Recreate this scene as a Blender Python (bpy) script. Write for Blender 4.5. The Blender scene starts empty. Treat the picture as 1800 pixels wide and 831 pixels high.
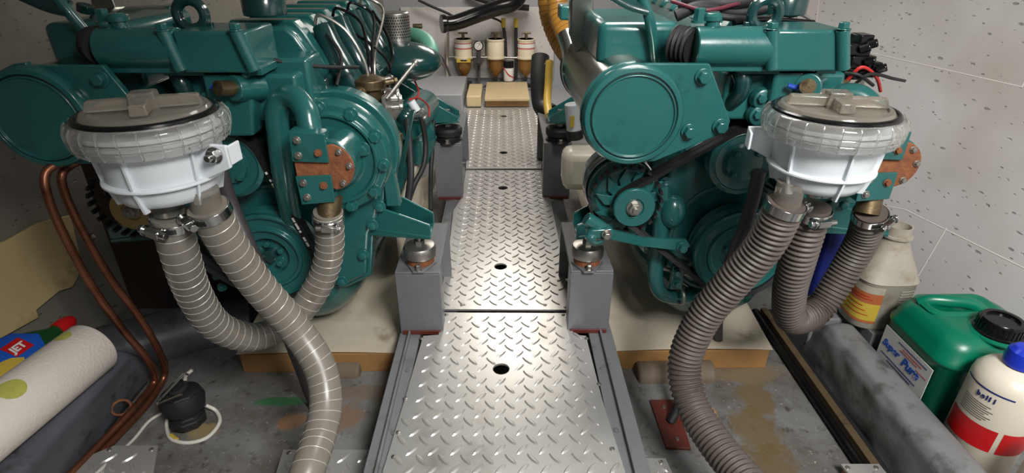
import bpy, bmesh, math, random
from mathutils import Vector, Matrix
random.seed(7)
PI = math.pi
C = bpy.context.scene.collection
sc = bpy.context.scene

# ---------------------------------------------------------------- camera, light, exposure
F = 990.0
PITCH, YAW, CZ = math.radians(27.5), math.radians(-0.77), 0.65
cam = bpy.data.cameras.new('camera'); co = bpy.data.objects.new('camera', cam); C.objects.link(co)
cam.sensor_width = 36; cam.lens = 36*F/1800; cam.clip_start = 0.02
co.location = (0, 0, CZ)
co.rotation_euler = (PI/2-PITCH, 0, YAW)
sc.camera = co
RM = Matrix.Rotation(YAW, 3, 'Z') @ Matrix.Rotation(PI/2-PITCH, 3, 'X')
def ray(px, py): return RM @ Vector(((px-900)/F, (415.5-py)/F, -1))
def P(px, py, Y):
    d = ray(px, py); return Vector((0,0,CZ)) + d*(Y/d.y)
def G(px, py, z):
    d = ray(px, py); return Vector((0,0,CZ)) + d*((z-CZ)/d.z)
def XP(px, py, x):
    d = ray(px, py); return Vector((0,0,CZ)) + d*(x/d.x)

w = bpy.data.worlds.new('world'); sc.world = w; w.use_nodes = True
w.node_tree.nodes['Background'].inputs[0].default_value = (0.78, 0.86, 1.0, 1)
w.node_tree.nodes['Background'].inputs[1].default_value = 0.22
def area(name, loc, target, size, power, col):
    l = bpy.data.lights.new(name, 'AREA'); l.energy = power; l.size = size; l.color = col
    o = bpy.data.objects.new(name, l); C.objects.link(o); o.location = loc
    o.rotation_euler = (Vector(target)-Vector(loc)).to_track_quat('-Z', 'Y').to_euler()
area('hatch_light', (0.50, -0.36, 1.32), (0.20, 0.85, 0.15), 0.42, 33, (1.0, 0.98, 0.95))
area('cabin_lamp', (0.05, 2.15, 0.93), (0.0, 2.3, 0.0), 0.35, 9, (1.0, 0.94, 0.86))
area('overhead_lamp', (0.22, 1.0, 0.93), (0.1, 0.95, 0.0), 0.25, 3, (1.0, 0.96, 0.92))
sc.view_settings.view_transform = 'Standard'; sc.view_settings.look = 'None'
sc.view_settings.gamma = 1; sc.view_settings.use_curve_mapping = False
sc.view_settings.exposure = 0.0

# ---------------------------------------------------------------- materials
def srgb(c):
    return tuple(((v/255)/12.92 if v/255 <= 0.04045 else ((v/255+0.055)/1.055)**2.4) for v in c)
MATS = {}
def mat(name, col, rough=0.5, metal=0.0, var=0.12, vscale=18, bump=0.0, bscale=80, coat=0.0,
        dirt=None, dirt_amt=0.5, dscale=6, trans=0.0, ior=1.45, spec=None, rvar=0.12):
    m = bpy.data.materials.new(name); m.use_nodes = True; nt = m.node_tree; N = nt.nodes; L = nt.links
    b = N['Principled BSDF']
    col = srgb(col)
    tc = N.new('ShaderNodeTexCoord')
    nz = N.new('ShaderNodeTexNoise'); nz.inputs['Scale'].default_value = vscale; nz.inputs['Detail'].default_value = 5
    L.new(tc.outputs['Object'], nz.inputs['Vector'])
    mx = N.new('ShaderNodeMix'); mx.data_type = 'RGBA'
    mx.inputs[6].default_value = (*[c*(1-var) for c in col], 1); mx.inputs[7].default_value = (*[min(1, c*(1+var)) for c in col], 1)
    L.new(nz.outputs['Fac'], mx.inputs[0]); out = mx.outputs[2]
    if dirt:
        n2 = N.new('ShaderNodeTexNoise'); n2.inputs['Scale'].default_value = dscale; n2.inputs['Detail'].default_value = 8; n2.inputs['Roughness'].default_value = 0.65
        L.new(tc.outputs['Object'], n2.inputs['Vector'])
        rp = N.new('ShaderNodeValToRGB'); rp.color_ramp.elements[0].position = 0.66-0.3*dirt_amt; rp.color_ramp.elements[1].position = 0.80-0.2*dirt_amt
        L.new(n2.outputs['Fac'], rp.inputs[0])
        m2 = N.new('ShaderNodeMix'); m2.data_type = 'RGBA'; m2.inputs[7].default_value = (*srgb(dirt), 1)
        L.new(rp.outputs[0], m2.inputs[0]); L.new(out, m2.inputs[6]); out = m2.outputs[2]
    L.new(out, b.inputs['Base Color'])
    mr = N.new('ShaderNodeMapRange'); mr.inputs[3].default_value = max(0.02, rough-rvar); mr.inputs[4].default_value = min(1, rough+rvar)
    L.new(nz.outputs['Fac'], mr.inputs[0]); L.new(mr.outputs[0], b.inputs['Roughness'])
    b.inputs['Metallic'].default_value = metal
    if coat: b.inputs['Coat Weight'].default_value = coat; b.inputs['Coat Roughness'].default_value = 0.08
    if trans: b.inputs['Transmission Weight'].default_value = trans; b.inputs['IOR'].default_value = ior
    if spec is not None: b.inputs['Specular IOR Level'].default_value = spec
    if bump:
        n3 = N.new('ShaderNodeTexNoise'); n3.inputs['Scale'].default_value = bscale; n3.inputs['Detail'].default_value = 4
        L.new(tc.outputs['Object'], n3.inputs['Vector'])
        bp = N.new('ShaderNodeBump'); bp.inputs['Strength'].default_value = bump; bp.inputs['Distance'].default_value = 0.002
        L.new(n3.outputs['Fac'], bp.inputs['Height']); L.new(bp.outputs[0], b.inputs['Normal'])
    MATS[name] = m; return m
green = mat('engine_green', (33,91,88), 0.27, 0, 0.14, 9, 0.15, 60, coat=0.45, dirt=(16,46,44), dirt_amt=0.22, dscale=14)
green_dk = mat('engine_green_deep', (21,56,55), 0.20, 0, 0.10, 9, 0.12, 60, coat=0.5)
green_pale = mat('pale_green_hose', (96,160,136), 0.45, 0, 0.10, 20)
rust = mat('rusty_iron', (138,86,52), 0.8, 0.1, 0.25, 60, 0.6, 220, dirt=(110,62,42), dirt_amt=0.7, dscale=50)
chrome = mat('stainless', (200,200,198), 0.16, 1.0, 0.08, 30, rvar=0.06)
tube_m = mat('polished_tube', (158,160,150), 0.2, 1.0, 0.15, 8, rvar=0.06)
steel = mat('dull_steel', (165,162,156), 0.38, 0.9, 0.12, 60, 0.1, 200, dirt=(120,100,78), dirt_amt=0.35, dscale=40)
brass = mat('aged_brass', (122,106,80), 0.42, 0.85, 0.25, 60, 0.2, 200, dirt=(70,56,40), dirt_amt=0.55, dscale=50)
copper = mat('copper_pipe', (140,90,68), 0.36, 0.8, 0.22, 25, 0.1, 100, dirt=(90,56,42), dirt_amt=0.5, dscale=18)
rubber = mat('black_rubber', (26,26,27), 0.62, 0, 0.15, 40, 0.2, 200)
gloss_black = mat('glossy_black', (14,14,15), 0.18, 0, 0.1, 30, spec=0.4)
greyhose = mat('grey_hose', (118,113,104), 0.34, 0, 0.06, 30, 0.05, 100, dirt=(92,84,74), dirt_amt=0.3, dscale=20)
hosewire = mat('hose_wire', (204,201,194), 0.35, 0.3, 0.05, 30)
ribhose = mat('ribbed_hose', (84,76,70), 0.55, 0, 0.12, 40, 0.15, 200, dirt=(60,54,50), dirt_amt=0.35, dscale=25)
darkhose = mat('dark_hose', (62,58,60), 0.5, 0, 0.12, 40)
white_pl = mat('white_plastic', (206,212,216), 0.34, 0, 0.03, 15)
amber_pl = mat('amber_hose', (196,142,62), 0.35, 0, 0.15, 30)
yellow_hose = mat('yellow_hose', (208,172,72), 0.4, 0, 0.1, 30)
clear = mat('clear_plastic', (250,249,246), 0.07, 0, 0.02, 20, trans=0.95, ior=1.35, rvar=0.05)
lid_pl = mat('aged_clear_plastic', (206,199,186), 0.12, 0, 0.06, 20, trans=0.84, ior=1.35, rvar=0.06)
amber_bowl = mat('amber_bowl', (176,130,70), 0.15, 0, 0.1, 20, trans=0.55, ior=1.4)
alu = mat('tread_aluminium', (196,194,190), 0.33, 0.62, 0.06, 9, 0.05, 400, dirt=(160,154,146), dirt_amt=0.35, dscale=7, rvar=0.08)
greypaint = mat('grey_paint', (118,120,122), 0.45, 0.1, 0.08, 25, 0.15, 120, dirt=(92,88,84), dirt_amt=0.35, dscale=18)
greypaint_rust = mat('grey_paint_rusty', (106,107,110), 0.42, 0.1, 0.10, 25, 0.2, 120, dirt=(88,58,50), dirt_amt=0.12, dscale=30)
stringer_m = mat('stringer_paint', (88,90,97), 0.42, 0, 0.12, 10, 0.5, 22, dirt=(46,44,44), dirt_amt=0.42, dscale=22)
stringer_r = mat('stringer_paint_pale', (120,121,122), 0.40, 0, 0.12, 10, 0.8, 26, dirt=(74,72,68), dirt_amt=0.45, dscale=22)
tray_m = mat('drip_tray', (236,228,210), 0.2, 0, 0.03, 8, 0.1, 12, dirt=(176,160,132), dirt_amt=0.14, dscale=9)
wood = mat('raw_wood', (150,112,66), 0.65, 0, 0.25, 30, 0.3, 80)
boxwood = mat('pale_wood', (200,180,140), 0.6, 0, 0.1, 20, 0.2, 80)
cream = mat('cream_fibreglass', (206,184,134), 0.6, 0, 0.10, 12, 0.5, 30, dirt=(150,128,86), dirt_amt=0.3, dscale=14)
red_plate = mat('red_brown_paint', (96,42,34), 0.5, 0.1, 0.2, 30, 0.3, 90)
offwhite = mat('filter_cream', (214,202,176), 0.42, 0, 0.05, 30)
redlab = mat('pink_label', (190,110,108), 0.5, 0, 0.1, 40)
bluelab = mat('label_blue', (28,86,184), 0.4, 0, 0.05, 40)
whitelab = mat('label_white', (222,220,216), 0.45, 0, 0.04, 40)
redpl = mat('red_plastic', (190,24,28), 0.35, 0, 0.08, 40)
orangelab = mat('label_orange', (170,96,56), 0.5, 0, 0.1, 60)
yellowlab = mat('label_yellow', (192,166,60), 0.5, 0, 0.1, 60)
can_green = mat('can_green', (0,112,84), 0.30, 0, 0.05, 10, 0.08, 40)
bluecap = mat('cap_blue', (24,52,190), 0.3, 0, 0.05, 30)
navy = mat('navy', (24,34,110), 0.5, 0, 0.05, 30)
dirty_white = mat('dirty_white_plastic', (168,162,148), 0.5, 0, 0.08, 20, 0.1, 80, dirt=(142,130,112), dirt_amt=0.5, dscale=26)
bottle_white = mat('bottle_white', (222,214,196), 0.35, 0, 0.03, 20)
paper = mat('paper_towel', (222,214,204), 0.9, 0, 0.03, 60, 0.5, 240)
limeprint = mat('lime_print', (176,176,84), 0.9, 0, 0.25, 140)
dark_wall = mat('dark_bilge', (44,44,46), 0.6, 0, 0.2, 12)
bulk_grey = mat('bulkhead_grey', (150,152,156), 0.5, 0, 0.06, 12)
red_wire = mat('red_wire', (180,40,36), 0.45); white_wire = mat('white_wire', (206,202,192), 0.45); blue_wire = mat('blue_wire', (30,70,170), 0.4)
green_bottle = mat('green_bottle', (40,96,52), 0.2, 0, 0.1, 20, trans=0.4)

def node_mat(name):
    m = bpy.data.materials.new(name); m.use_nodes = True; return m, m.node_tree.nodes, m.node_tree.links, m.node_tree.nodes['Principled BSDF']
def vinyl(name, base, fleck, stain):
    m, N, L, b = node_mat(name)
    tc = N.new('ShaderNodeTexCoord')
    def flecks(scale, rot, thr, seedz):
        mp = N.new('ShaderNodeMapping'); mp.inputs['Scale'].default_value = (scale, scale*0.36, scale*1.0); mp.inputs['Rotation'].default_value = (rot, 0.0, 0.3); mp.inputs['Location'].default_value = (seedz,)*3
        L.new(tc.outputs['Object'], mp.inputs[0])
        nd = N.new('ShaderNodeTexNoise'); nd.inputs['Scale'].default_value = 2.2; L.new(mp.outputs[0], nd.inputs['Vector'])
        ad = N.new('ShaderNodeMix'); ad.data_type = 'RGBA'; ad.inputs[0].default_value = 0.18
        L.new(mp.outputs[0], ad.inputs[6]); L.new(nd.outputs['Color'], ad.inputs[7])
        v = N.new('ShaderNodeTexVoronoi'); v.inputs['Scale'].default_value = 1.0; L.new(ad.outputs[2], v.inputs['Vector'])
        rp = N.new('ShaderNodeValToRGB'); rp.color_ramp.elements[0].position = thr; rp.color_ramp.elements[1].position = thr+0.05
        rp.color_ramp.elements[0].color = (1,1,1,1); rp.color_ramp.elements[1].color = (0,0,0,1)
        L.new(v.outputs['Distance'], rp.inputs[0])
        n2 = N.new('ShaderNodeTexNoise'); n2.inputs['Scale'].default_value = 1.1; L.new(mp.outputs[0], n2.inputs['Vector'])
        r2 = N.new('ShaderNodeValToRGB'); r2.color_ramp.elements[0].position = 0.46; r2.color_ramp.elements[1].position = 0.54; L.new(n2.outputs['Fac'], r2.inputs[0])
        ml = N.new('ShaderNodeMath'); ml.operation = 'MULTIPLY'; L.new(rp.outputs[0], ml.inputs[0]); L.new(r2.outputs[0], ml.inputs[1])
        return ml.outputs[0]
    f1 = flecks(68, 0.8, 0.11, 0); f2 = flecks(110, -0.5, 0.12, 3.3)
    mxm = N.new('ShaderNodeMath'); mxm.operation = 'MAXIMUM'; L.new(f1, mxm.inputs[0]); L.new(f2, mxm.inputs[1])
    nz = N.new('ShaderNodeTexNoise'); nz.inputs['Scale'].default_value = 3.5; nz.inputs['Detail'].default_value = 7; L.new(tc.outputs['Object'], nz.inputs['Vector'])
    r3 = N.new('ShaderNodeValToRGB'); r3.color_ramp.elements[0].position = 0.50; r3.color_ramp.elements[1].position = 0.78; L.new(nz.outputs['Fac'], r3.inputs[0])
    m1 = N.new('ShaderNodeMix'); m1.data_type = 'RGBA'; m1.inputs[6].default_value = (*srgb(base),1); m1.inputs[7].default_value = (*srgb(stain),1); L.new(r3.outputs[0], m1.inputs[0])
    m2 = N.new('ShaderNodeMix'); m2.data_type = 'RGBA'; m2.inputs[7].default_value = (*srgb(fleck),1)
    k = N.new('ShaderNodeMath'); k.operation = 'MULTIPLY'; k.inputs[1].default_value = 0.75; L.new(mxm.outputs[0], k.inputs[0])
    L.new(k.outputs[0], m2.inputs[0]); L.new(m1.outputs[2], m2.inputs[6]); L.new(m2.outputs[2], b.inputs['Base Color'])
    bp = N.new('ShaderNodeBump'); bp.inputs['Strength'].default_value = 0.5; bp.inputs['Distance'].default_value = 0.002; bp.invert = True
    L.new(mxm.outputs[0], bp.inputs['Height']); L.new(bp.outputs[0], b.inputs['Normal']); b.inputs['Roughness'].default_value = 0.55
    return m
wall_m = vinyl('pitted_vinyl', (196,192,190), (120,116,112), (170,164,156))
wall_ml = vinyl('pitted_vinyl_stained_shaded', (128,124,114), (80,75,70), (60,54,46))  # left wall: base colour darkened to put the engine's shade into it

def floor_mat():
    m, N, L, b = node_mat('painted_bilge_floor')
    tc = N.new('ShaderNodeTexCoord')
    def noise(sc_, det=6, rough=0.6):
        n = N.new('ShaderNodeTexNoise'); n.inputs['Scale'].default_value = sc_; n.inputs['Detail'].default_value = det; n.inputs['Roughness'].default_value = rough
        L.new(tc.outputs['Object'], n.inputs['Vector']); return n.outputs['Fac']
    def ramp(f, a, b_):
        r = N.new('ShaderNodeValToRGB'); r.color_ramp.elements[0].position = a; r.color_ramp.elements[1].position = b_; L.new(f, r.inputs[0]); return r.outputs[0]
    def mixc(fac, a, col):
        x = N.new('ShaderNodeMix'); x.data_type = 'RGBA'; L.new(fac, x.inputs[0]); L.new(a, x.inputs[6]); x.inputs[7].default_value = (*srgb(col), 1); return x.outputs[2]
    rgb = N.new('ShaderNodeRGB'); rgb.outputs[0].default_value = (*srgb((118,118,117)), 1)
    c = mixc(ramp(noise(9), 0.40, 0.66), rgb.outputs[0], (88,84,78))
    c = mixc(ramp(noise(40, 8, 0.75), 0.55, 0.66), c, (66,62,56))
    c = mixc(ramp(noise(120, 6, 0.7), 0.60, 0.66), c, (150,148,140))
    def blot(cx, cy, rx, ry, col, c, wob=0.8, amt=1.0):
        mp = N.new('ShaderNodeMapping'); mp.vector_type = 'POINT'
        mp.inputs['Location'].default_value = (-cx/rx, -cy/ry, 0); mp.inputs['Scale'].default_value = (1/rx, 1/ry, 0)
        L.new(tc.outputs['Object'], mp.inputs[0])
        ln = N.new('ShaderNodeVectorMath'); ln.operation = 'LENGTH'; L.new(mp.outputs[0], ln.inputs[0])
        n = noise(28, 8, 0.7); mm = N.new('ShaderNodeMath'); mm.operation = 'MULTIPLY_ADD'; mm.inputs[1].default_value = wob*2; mm.inputs[2].default_value = -wob
        L.new(n, mm.inputs[0]); ad = N.new('ShaderNodeMath'); ad.operation = 'ADD'; L.new(ln.outputs['Value'], ad.inputs[0]); L.new(mm.outputs[0], ad.inputs[1])
        mr = N.new('ShaderNodeMapRange'); mr.inputs[1].default_value = 1.15; mr.inputs[2].default_value = 0.75; mr.inputs[3].default_value = 0; mr.inputs[4].default_value = amt
        L.new(ad.outputs[0], mr.inputs[0]); return mixc(mr.outputs[0], c, col)
    for (px, py, rx, ry, col, wob, amt) in ((1330,700,.035,.05,(104,86,52),1.0,.8),(1330,760,.04,.06,(104,86,52),1.0,.8),(1360,820,.04,.05,(100,82,50),1.0,.8),(1320,660,.05,.03,(110,96,66),1,.7),
            (1245,725,.016,.02,(190,140,84),.5,.9),(490,705,.05,.012,(40,110,66),.9,.8),(600,735,.04,.03,(120,92,70),1.2,.7),(515,740,.025,.02,(150,108,70),.8,.7),(640,690,.10,.02,(112,98,84),1,.7),
            (350,760,.03,.02,(150,132,84),1.1,.7),(1290,655,.12,.03,(120,104,80),1,.6)):
        g = G(px, py, -0.10); c = blot(g.x, g.y, rx, ry, col, c, wob, amt)
    L.new(c, b.inputs['Base Color'])
    bp = N.new('ShaderNodeBump'); bp.inputs['Strength'].default_value = 0.4; bp.inputs['Distance'].default_value = 0.004
    L.new(noise(30, 8, 0.6), bp.inputs['Height']); L.new(bp.outputs[0], b.inputs['Normal']); b.inputs['Roughness'].default_value = 0.45
    return m
floor_m = floor_mat()

# ---------------------------------------------------------------- mesh helpers
def frame_z(d):
    d = Vector(d).normalized(); return d.to_track_quat('Z', 'Y').to_matrix()
def catmull(pts, n=8):
    pts = [Vector(p) for p in pts]
    if len(pts) < 3: return [pts[0].lerp(pts[1], i/n) for i in range(n+1)]
    ex = [pts[0]*2-pts[1]] + pts + [pts[-1]*2-pts[-2]]; out = []
    for i in range(1, len(ex)-2):
        p0, p1, p2, p3 = ex[i-1:i+3]
        for k in range(n):
            t = k/n
            out.append(0.5*((2*p1)+(p2-p0)*t+(2*p0-5*p1+4*p2-p3)*t*t+(3*p1-p0-3*p2+p3)*t**3))
    out.append(pts[-1]); return out
def resample(pts, step):
    L_ = [0.0]
    for a, b in zip(pts, pts[1:]): L_.append(L_[-1]+(b-a).length)
    n = max(2, int(L_[-1]/step)); out = []; j = 0
    for i in range(n+1):
        s = L_[-1]*i/n
        while j < len(L_)-2 and L_[j+1] < s: j += 1
        d = L_[j+1]-L_[j]; out.append(pts[j].lerp(pts[j+1], (s-L_[j])/d if d > 1e-9 else 0))
    return out, L_[-1]
def frames(pts):
    T = []
    for i in range(len(pts)):
        a = pts[max(0, i-1)]; b = pts[min(len(pts)-1, i+1)]; T.append((b-a).normalized())
    u = T[0].orthogonal().normalized(); out = []
    for t in T:
        u = (u - t*u.dot(t)).normalized(); out.append((t, u, t.cross(u)))
    return out
class MB:
    def __init__(s): s.bm = bmesh.new()
    def grid(s, rings, close=True, cap0=True, cap1=True):
        vs = [[s.bm.verts.new(p) for p in r] for r in rings]; n = len(vs[0])
        for a, b in zip(vs, vs[1:]):
            for i in range(n if close else n-1):
                j = (i+1) % n
                try: s.bm.faces.new((a[i], a[j], b[j], b[i]))
                except ValueError: pass
        if cap0 and n > 2: s.bm.faces.new(vs[0][::-1])
        if cap1 and n > 2: s.bm.faces.new(vs[-1])
        return s
    def box(s, c, size, rot=None, taper=1.0):
        c = Vector(c); R_ = rot or Matrix.Identity(3); hx, hy, hz = [v/2 for v in size]
        r = []
        for z, k in ((-hz, 1), (hz, taper)):
            r.append([c + R_ @ Vector((x*k, y*k, z)) for x, y in ((-hx,-hy),(hx,-hy),(hx,hy),(-hx,hy))])
        return s.grid(r)
    def bb(s, x0, x1, y0, y1, z0, z1): return s.box(((x0+x1)/2, (y0+y1)/2, (z0+z1)/2), (x1-x0, y1-y0, z1-z0))
    def lathe(s, prof, org=(0,0,0), axis=(0,0,1), n=40, cap=True):
        M = frame_z(axis); o = Vector(org)
        rings = [[o + M @ Vector((r*math.cos(2*PI*i/n), r*math.sin(2*PI*i/n), h)) for i in range(n)] for r, h in prof]
        return s.grid(rings, True, cap, cap)
    def cyl(s, p0, p1, r0, r1=None, n=24):
        p0, p1 = Vector(p0), Vector(p1); r1 = r0 if r1 is None else r1
        return s.lathe([(r0, 0), (r1, (p1-p0).length)], p0, p1-p0, n)
    def hexbolt(s, p, d, r=0.007, h=0.006):
        p = Vector(p); d = Vector(d).normalized()
        s.lathe([(r*1.35, 0), (r*1.35, h*0.25)], p, d, 16); s.lathe([(r, 0), (r, h), (r*0.85, h*1.1)], p+d*h*0.25, d, 6); return s
    def torus(s, org, axis, R_, r, n=48, m=10):
        M = frame_z(axis); o = Vector(org); rings = []
        for i in range(n+1):
            a = 2*PI*i/n
            rings.append([o + M @ Vector(((R_+r*math.cos(2*PI*k/m))*math.cos(a), (R_+r*math.cos(2*PI*k/m))*math.sin(a), r*math.sin(2*PI*k/m))) for k in range(m)])
        return s.grid(rings, True, False, False)
    def tube(s, pts, r, seg=14, step=0.006, smooth=True, rf=None, flat=1.0):
        p = catmull(pts) if smooth else [Vector(q) for q in pts]
        p, Lt = resample(p, step); fr = frames(p); rings = []
        for i, (q, (t, u, v)) in enumerate(zip(p, fr)):
            sl = Lt*i/(len(p)-1); rr = rf(sl, Lt) if rf else r
            rings.append([q + u*math.cos(2*PI*k/seg)*rr + v*math.sin(2*PI*k/seg)*rr*flat for k in range(seg)])
        return s.grid(rings)
    def helix(s, pts, R_, r, pitch, m=5):
        p, Lt = resample(catmull(pts), 0.002); fr = frames(p); hp = []
        nper = 20
        n = int(Lt/pitch*nper)
        for i in range(n):
            x = i/n*(len(p)-1); j = min(int(x), len(p)-2); f = x-j
            q = p[j].lerp(p[j+1], f); t, u, v = fr[j]; a = 2*PI*i/nper
            hp.append(q + (u*math.cos(a)+v*math.sin(a))*R_)
        ff = frames(hp)
        return s.grid([[q+u*math.cos(2*PI*k/m)*r+v*math.sin(2*PI*k/m)*r for k in range(m)] for q, (t, u, v) in zip(hp, ff)])
    def prism(s, poly, o, ux, uy, th):
        """poly 2-D in the plane (ux,uy) at o, extruded by the vector th"""
        o, ux, uy, th = Vector(o), Vector(ux), Vector(uy), Vector(th)
        a = [o+ux*x+uy*y for x, y in poly]; return s.grid([a, [q+th for q in a]])
    def poly3(s, pts, th):
        pts = [Vector(p) for p in pts]; th = Vector(th); return s.grid([pts, [q+th for q in pts]])
    def ellipsoid(s, c, rad, n=24, m=14, rot=None):
        c = Vector(c); R_ = rot or Matrix.Identity(3); rings = []
        for j in range(1, m):
            a = PI*j/m
            rings.append([c + R_ @ Vector((rad[0]*math.sin(a)*math.cos(2*PI*i/n), rad[1]*math.sin(a)*math.sin(2*PI*i/n), -rad[2]*math.cos(a))) for i in range(n)])
        return s.grid(rings)
    def build(s, name, m, parent=None, bev=0.0, label=None, kind=None, sub=0, ang=35):
        bmesh.ops.recalc_face_normals(s.bm, faces=s.bm.faces)
        me = bpy.data.meshes.new(name)
        org = Vector((0,0,0))
        if parent is not None:
            q = parent
            while q is not None: org += q.location; q = q.parent
        else:
            xs = [v.co for v in s.bm.verts]
            if kind != 'structure' and xs:
                org = Vector(((min(v.x for v in xs)+max(v.x for v in xs))/2, (min(v.y for v in xs)+max(v.y for v in xs))/2, min(v.z for v in xs)))
        bmesh.ops.translate(s.bm, verts=s.bm.verts, vec=-org)
        s.bm.to_mesh(me); s.bm.free(); me.materials.append(m)
        me.polygons.foreach_set('use_smooth', [True]*len(me.polygons)); me.set_sharp_from_angle(angle=math.radians(ang))
        o = bpy.data.objects.new(name, me); C.objects.link(o)
        if parent is not None: o.parent = parent
        else: o.location = org
        if bev:
            b = o.modifiers.new('bevel', 'BEVEL'); b.width = bev; b.segments = 3; b.limit_method = 'ANGLE'; b.angle_limit = math.radians(38); b.harden_normals = False
        if sub:
            b = o.modifiers.new('sub', 'SUBSURF'); b.levels = sub; b.render_levels = sub
        if label: o['label'] = label
        if kind: o['kind'] = kind
        return o
def thing(name, label, cat, loc=(0,0,0), group=None):
    o = bpy.data.objects.new(name, None); C.objects.link(o); o.location = loc; o.empty_display_size = 0.02
    o['label'] = label; o['category'] = cat
    if group: o['group'] = group
    return o
def tag(o, label, cat, group=None):
    o['label'] = label; o['category'] = cat
    if group: o['group'] = group
    return o
def copy_tree(o, parent=None):
    c = o.copy(); C.objects.link(c)
    if parent is not None: c.parent = parent
    for ch in [q for q in bpy.data.objects if q.parent is o]: copy_tree(ch, c)
    return c
def text(s_, name, size, m, M, parent, depth=0.0004, shear=0.0, bold=0.0):
    cu = bpy.data.curves.new(name, 'FONT'); cu.body = s_; cu.size = size; cu.extrude = depth; cu.shear = shear; cu.offset = bold
    cu.align_x = 'LEFT'; cu.materials.append(m)
    t = bpy.data.objects.new(name, cu); dg = bpy.context.evaluated_depsgraph_get()
    C.objects.link(t); dg.update(); me = bpy.data.meshes.new_from_object(t.evaluated_get(dg)); bpy.data.objects.remove(t)
    org = Vector((0,0,0)); q = parent
    while q is not None: org += q.location; q = q.parent
    me.transform(Matrix.Translation(-org) @ M)
    o = bpy.data.objects.new(name, me); C.objects.link(o); o.parent = parent
    if not me.materials: me.materials.append(m)
    return o
def basis(o, ux, uy):
    ux = Vector(ux).normalized(); uy = Vector(uy); uy = (uy-ux*uy.dot(ux)).normalized(); uz = ux.cross(uy)
    return Matrix(((ux.x,uy.x,uz.x,o[0]),(ux.y,uy.y,uz.y,o[1]),(ux.z,uy.z,uz.z,o[2]),(0,0,0,1)))

# ================================================================ SETTING
FZ = -0.10
MB().bb(-1.3, 1.25, -0.6, 3.3, FZ-0.05, FZ).build('floor', floor_m, kind='structure')
# right wall: leans outwards, narrows towards the stern
def wr(y, z): return 0.88 - 0.16*(y-0.6) + 0.25*(z+0.1)
NR = Vector((-1, -0.16, 0.25)).normalized()
def onR(px, py):
    d = ray(px, py); o = Vector((0,0,CZ)); p0 = Vector((wr(0.6,0), 0.6, 0)); return o + d*((p0-o).dot(NR)/d.dot(NR))
def wallslab(f, name, m, y0, y1, z0, z1, off):
    b = MB(); r = []
    for y in (y0, y1):
        r.append([(f(y,z0), y, z0), (f(y,z1), y, z1), (f(y,z1)+off, y, z1), (f(y,z0)+off, y, z0)])
    b.grid([[Vector(p) for p in q] for q in r]); return b.build(name, m, kind='structure')
wR = wallslab(wr, 'wall_right', wall_m, -0.5, 3.2, FZ, 1.1, 0.05)
seam_m = mat('wall_seam', (214,208,202), 0.5)
for (a, b_) in (((1440,0),(1432,60)),((1530,93),(1796,153)),((1796,153),(1830,90)),((1590,368),(1830,486)),((1664,400),(1606,498)),((1380,330),(1590,368))):
    p, q = onR(*a), onR(*b_); mb = MB(); mb.tube([p-NR*0.001, q-NR*0.001], 0.0018, 6, 0.05, smooth=False); mb.build('panel_seam', seam_m, wR)
def wl(y, z): return -0.98 + 0.20*(y-0.6) - 0.15*(z+0.1)
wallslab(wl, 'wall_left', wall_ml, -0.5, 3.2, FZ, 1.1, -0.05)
YB = 2.95
MB().bb(-1.2, 1.2, YB, YB+0.05, FZ, 1.1).build('wall_back', bulk_grey, kind='structure')

MB().bb(-1.3, 0.10, -0.6, 3.3, 0.96, 1.0).build('ceiling', whitelab, kind='structure')  # both ceiling slabs are out of view; hatch edge placed to shade left engine
MB().bb(-1.3, 1.25, -0.65, -0.6, FZ, 1.0).build('wall_front', bulk_grey, kind='structure')  # added behind the camera so world light enters only by the hatch
MB().bb(0.10, 1.25, 0.62, 3.3, 0.96, 1.0).build('ceiling', whitelab, kind='structure')
# stern boards
bd = MB(); a = P(560,138,YB-0.02); b_ = P(1010,40,YB-0.02); bd.bb(-0.5, 0.25, YB-0.02, YB-0.003, a.z, P(700,12,YB).z)
tag(bd.build('backing_board', wall_m, bev=0.002), 'large white pitted panel on the stern bulkhead behind the fuel filters', 'panel')

# ================================================================ WALKWAY
def bump_lens(mb, c, ang, L_=0.0128, W=0.0040, H=0.0022):
    c = Vector(c); u = Vector((math.cos(ang), math.sin(ang), 0)); v = Vector((-u.y, u.x, 0)); bm = mb.bm
    n = 10; ring0 = []; ring1 = []
    for i in range(n):
        t = 2*PI*i/n; k = abs(math.sin(t))
        ring0.append(bm.verts.new(c + u*L_*math.cos(t) + v*W*math.sin(t)*(0.75+0.25*k)))
        ring1.append(bm.verts.new(c + u*L_*0.72*math.cos(t) + v*W*0.45*math.sin(t) + Vector((0,0,H))))
    for i in range(n):
        j = (i+1) % n; bm.faces.new((ring0[i], ring0[j], ring1[j], ring1[i]))
    bm.faces.new(ring1)
def inside(x, y, poly):
    r = False
    for i in range(len(poly)):
        (x1, y1), (x2, y2) = poly[i-1], poly[i]
        if (y1 > y) != (y2 > y) and x < (x2-x1)*(y-y1)/(y2-y1)+x1: r = not r
    return r
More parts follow.
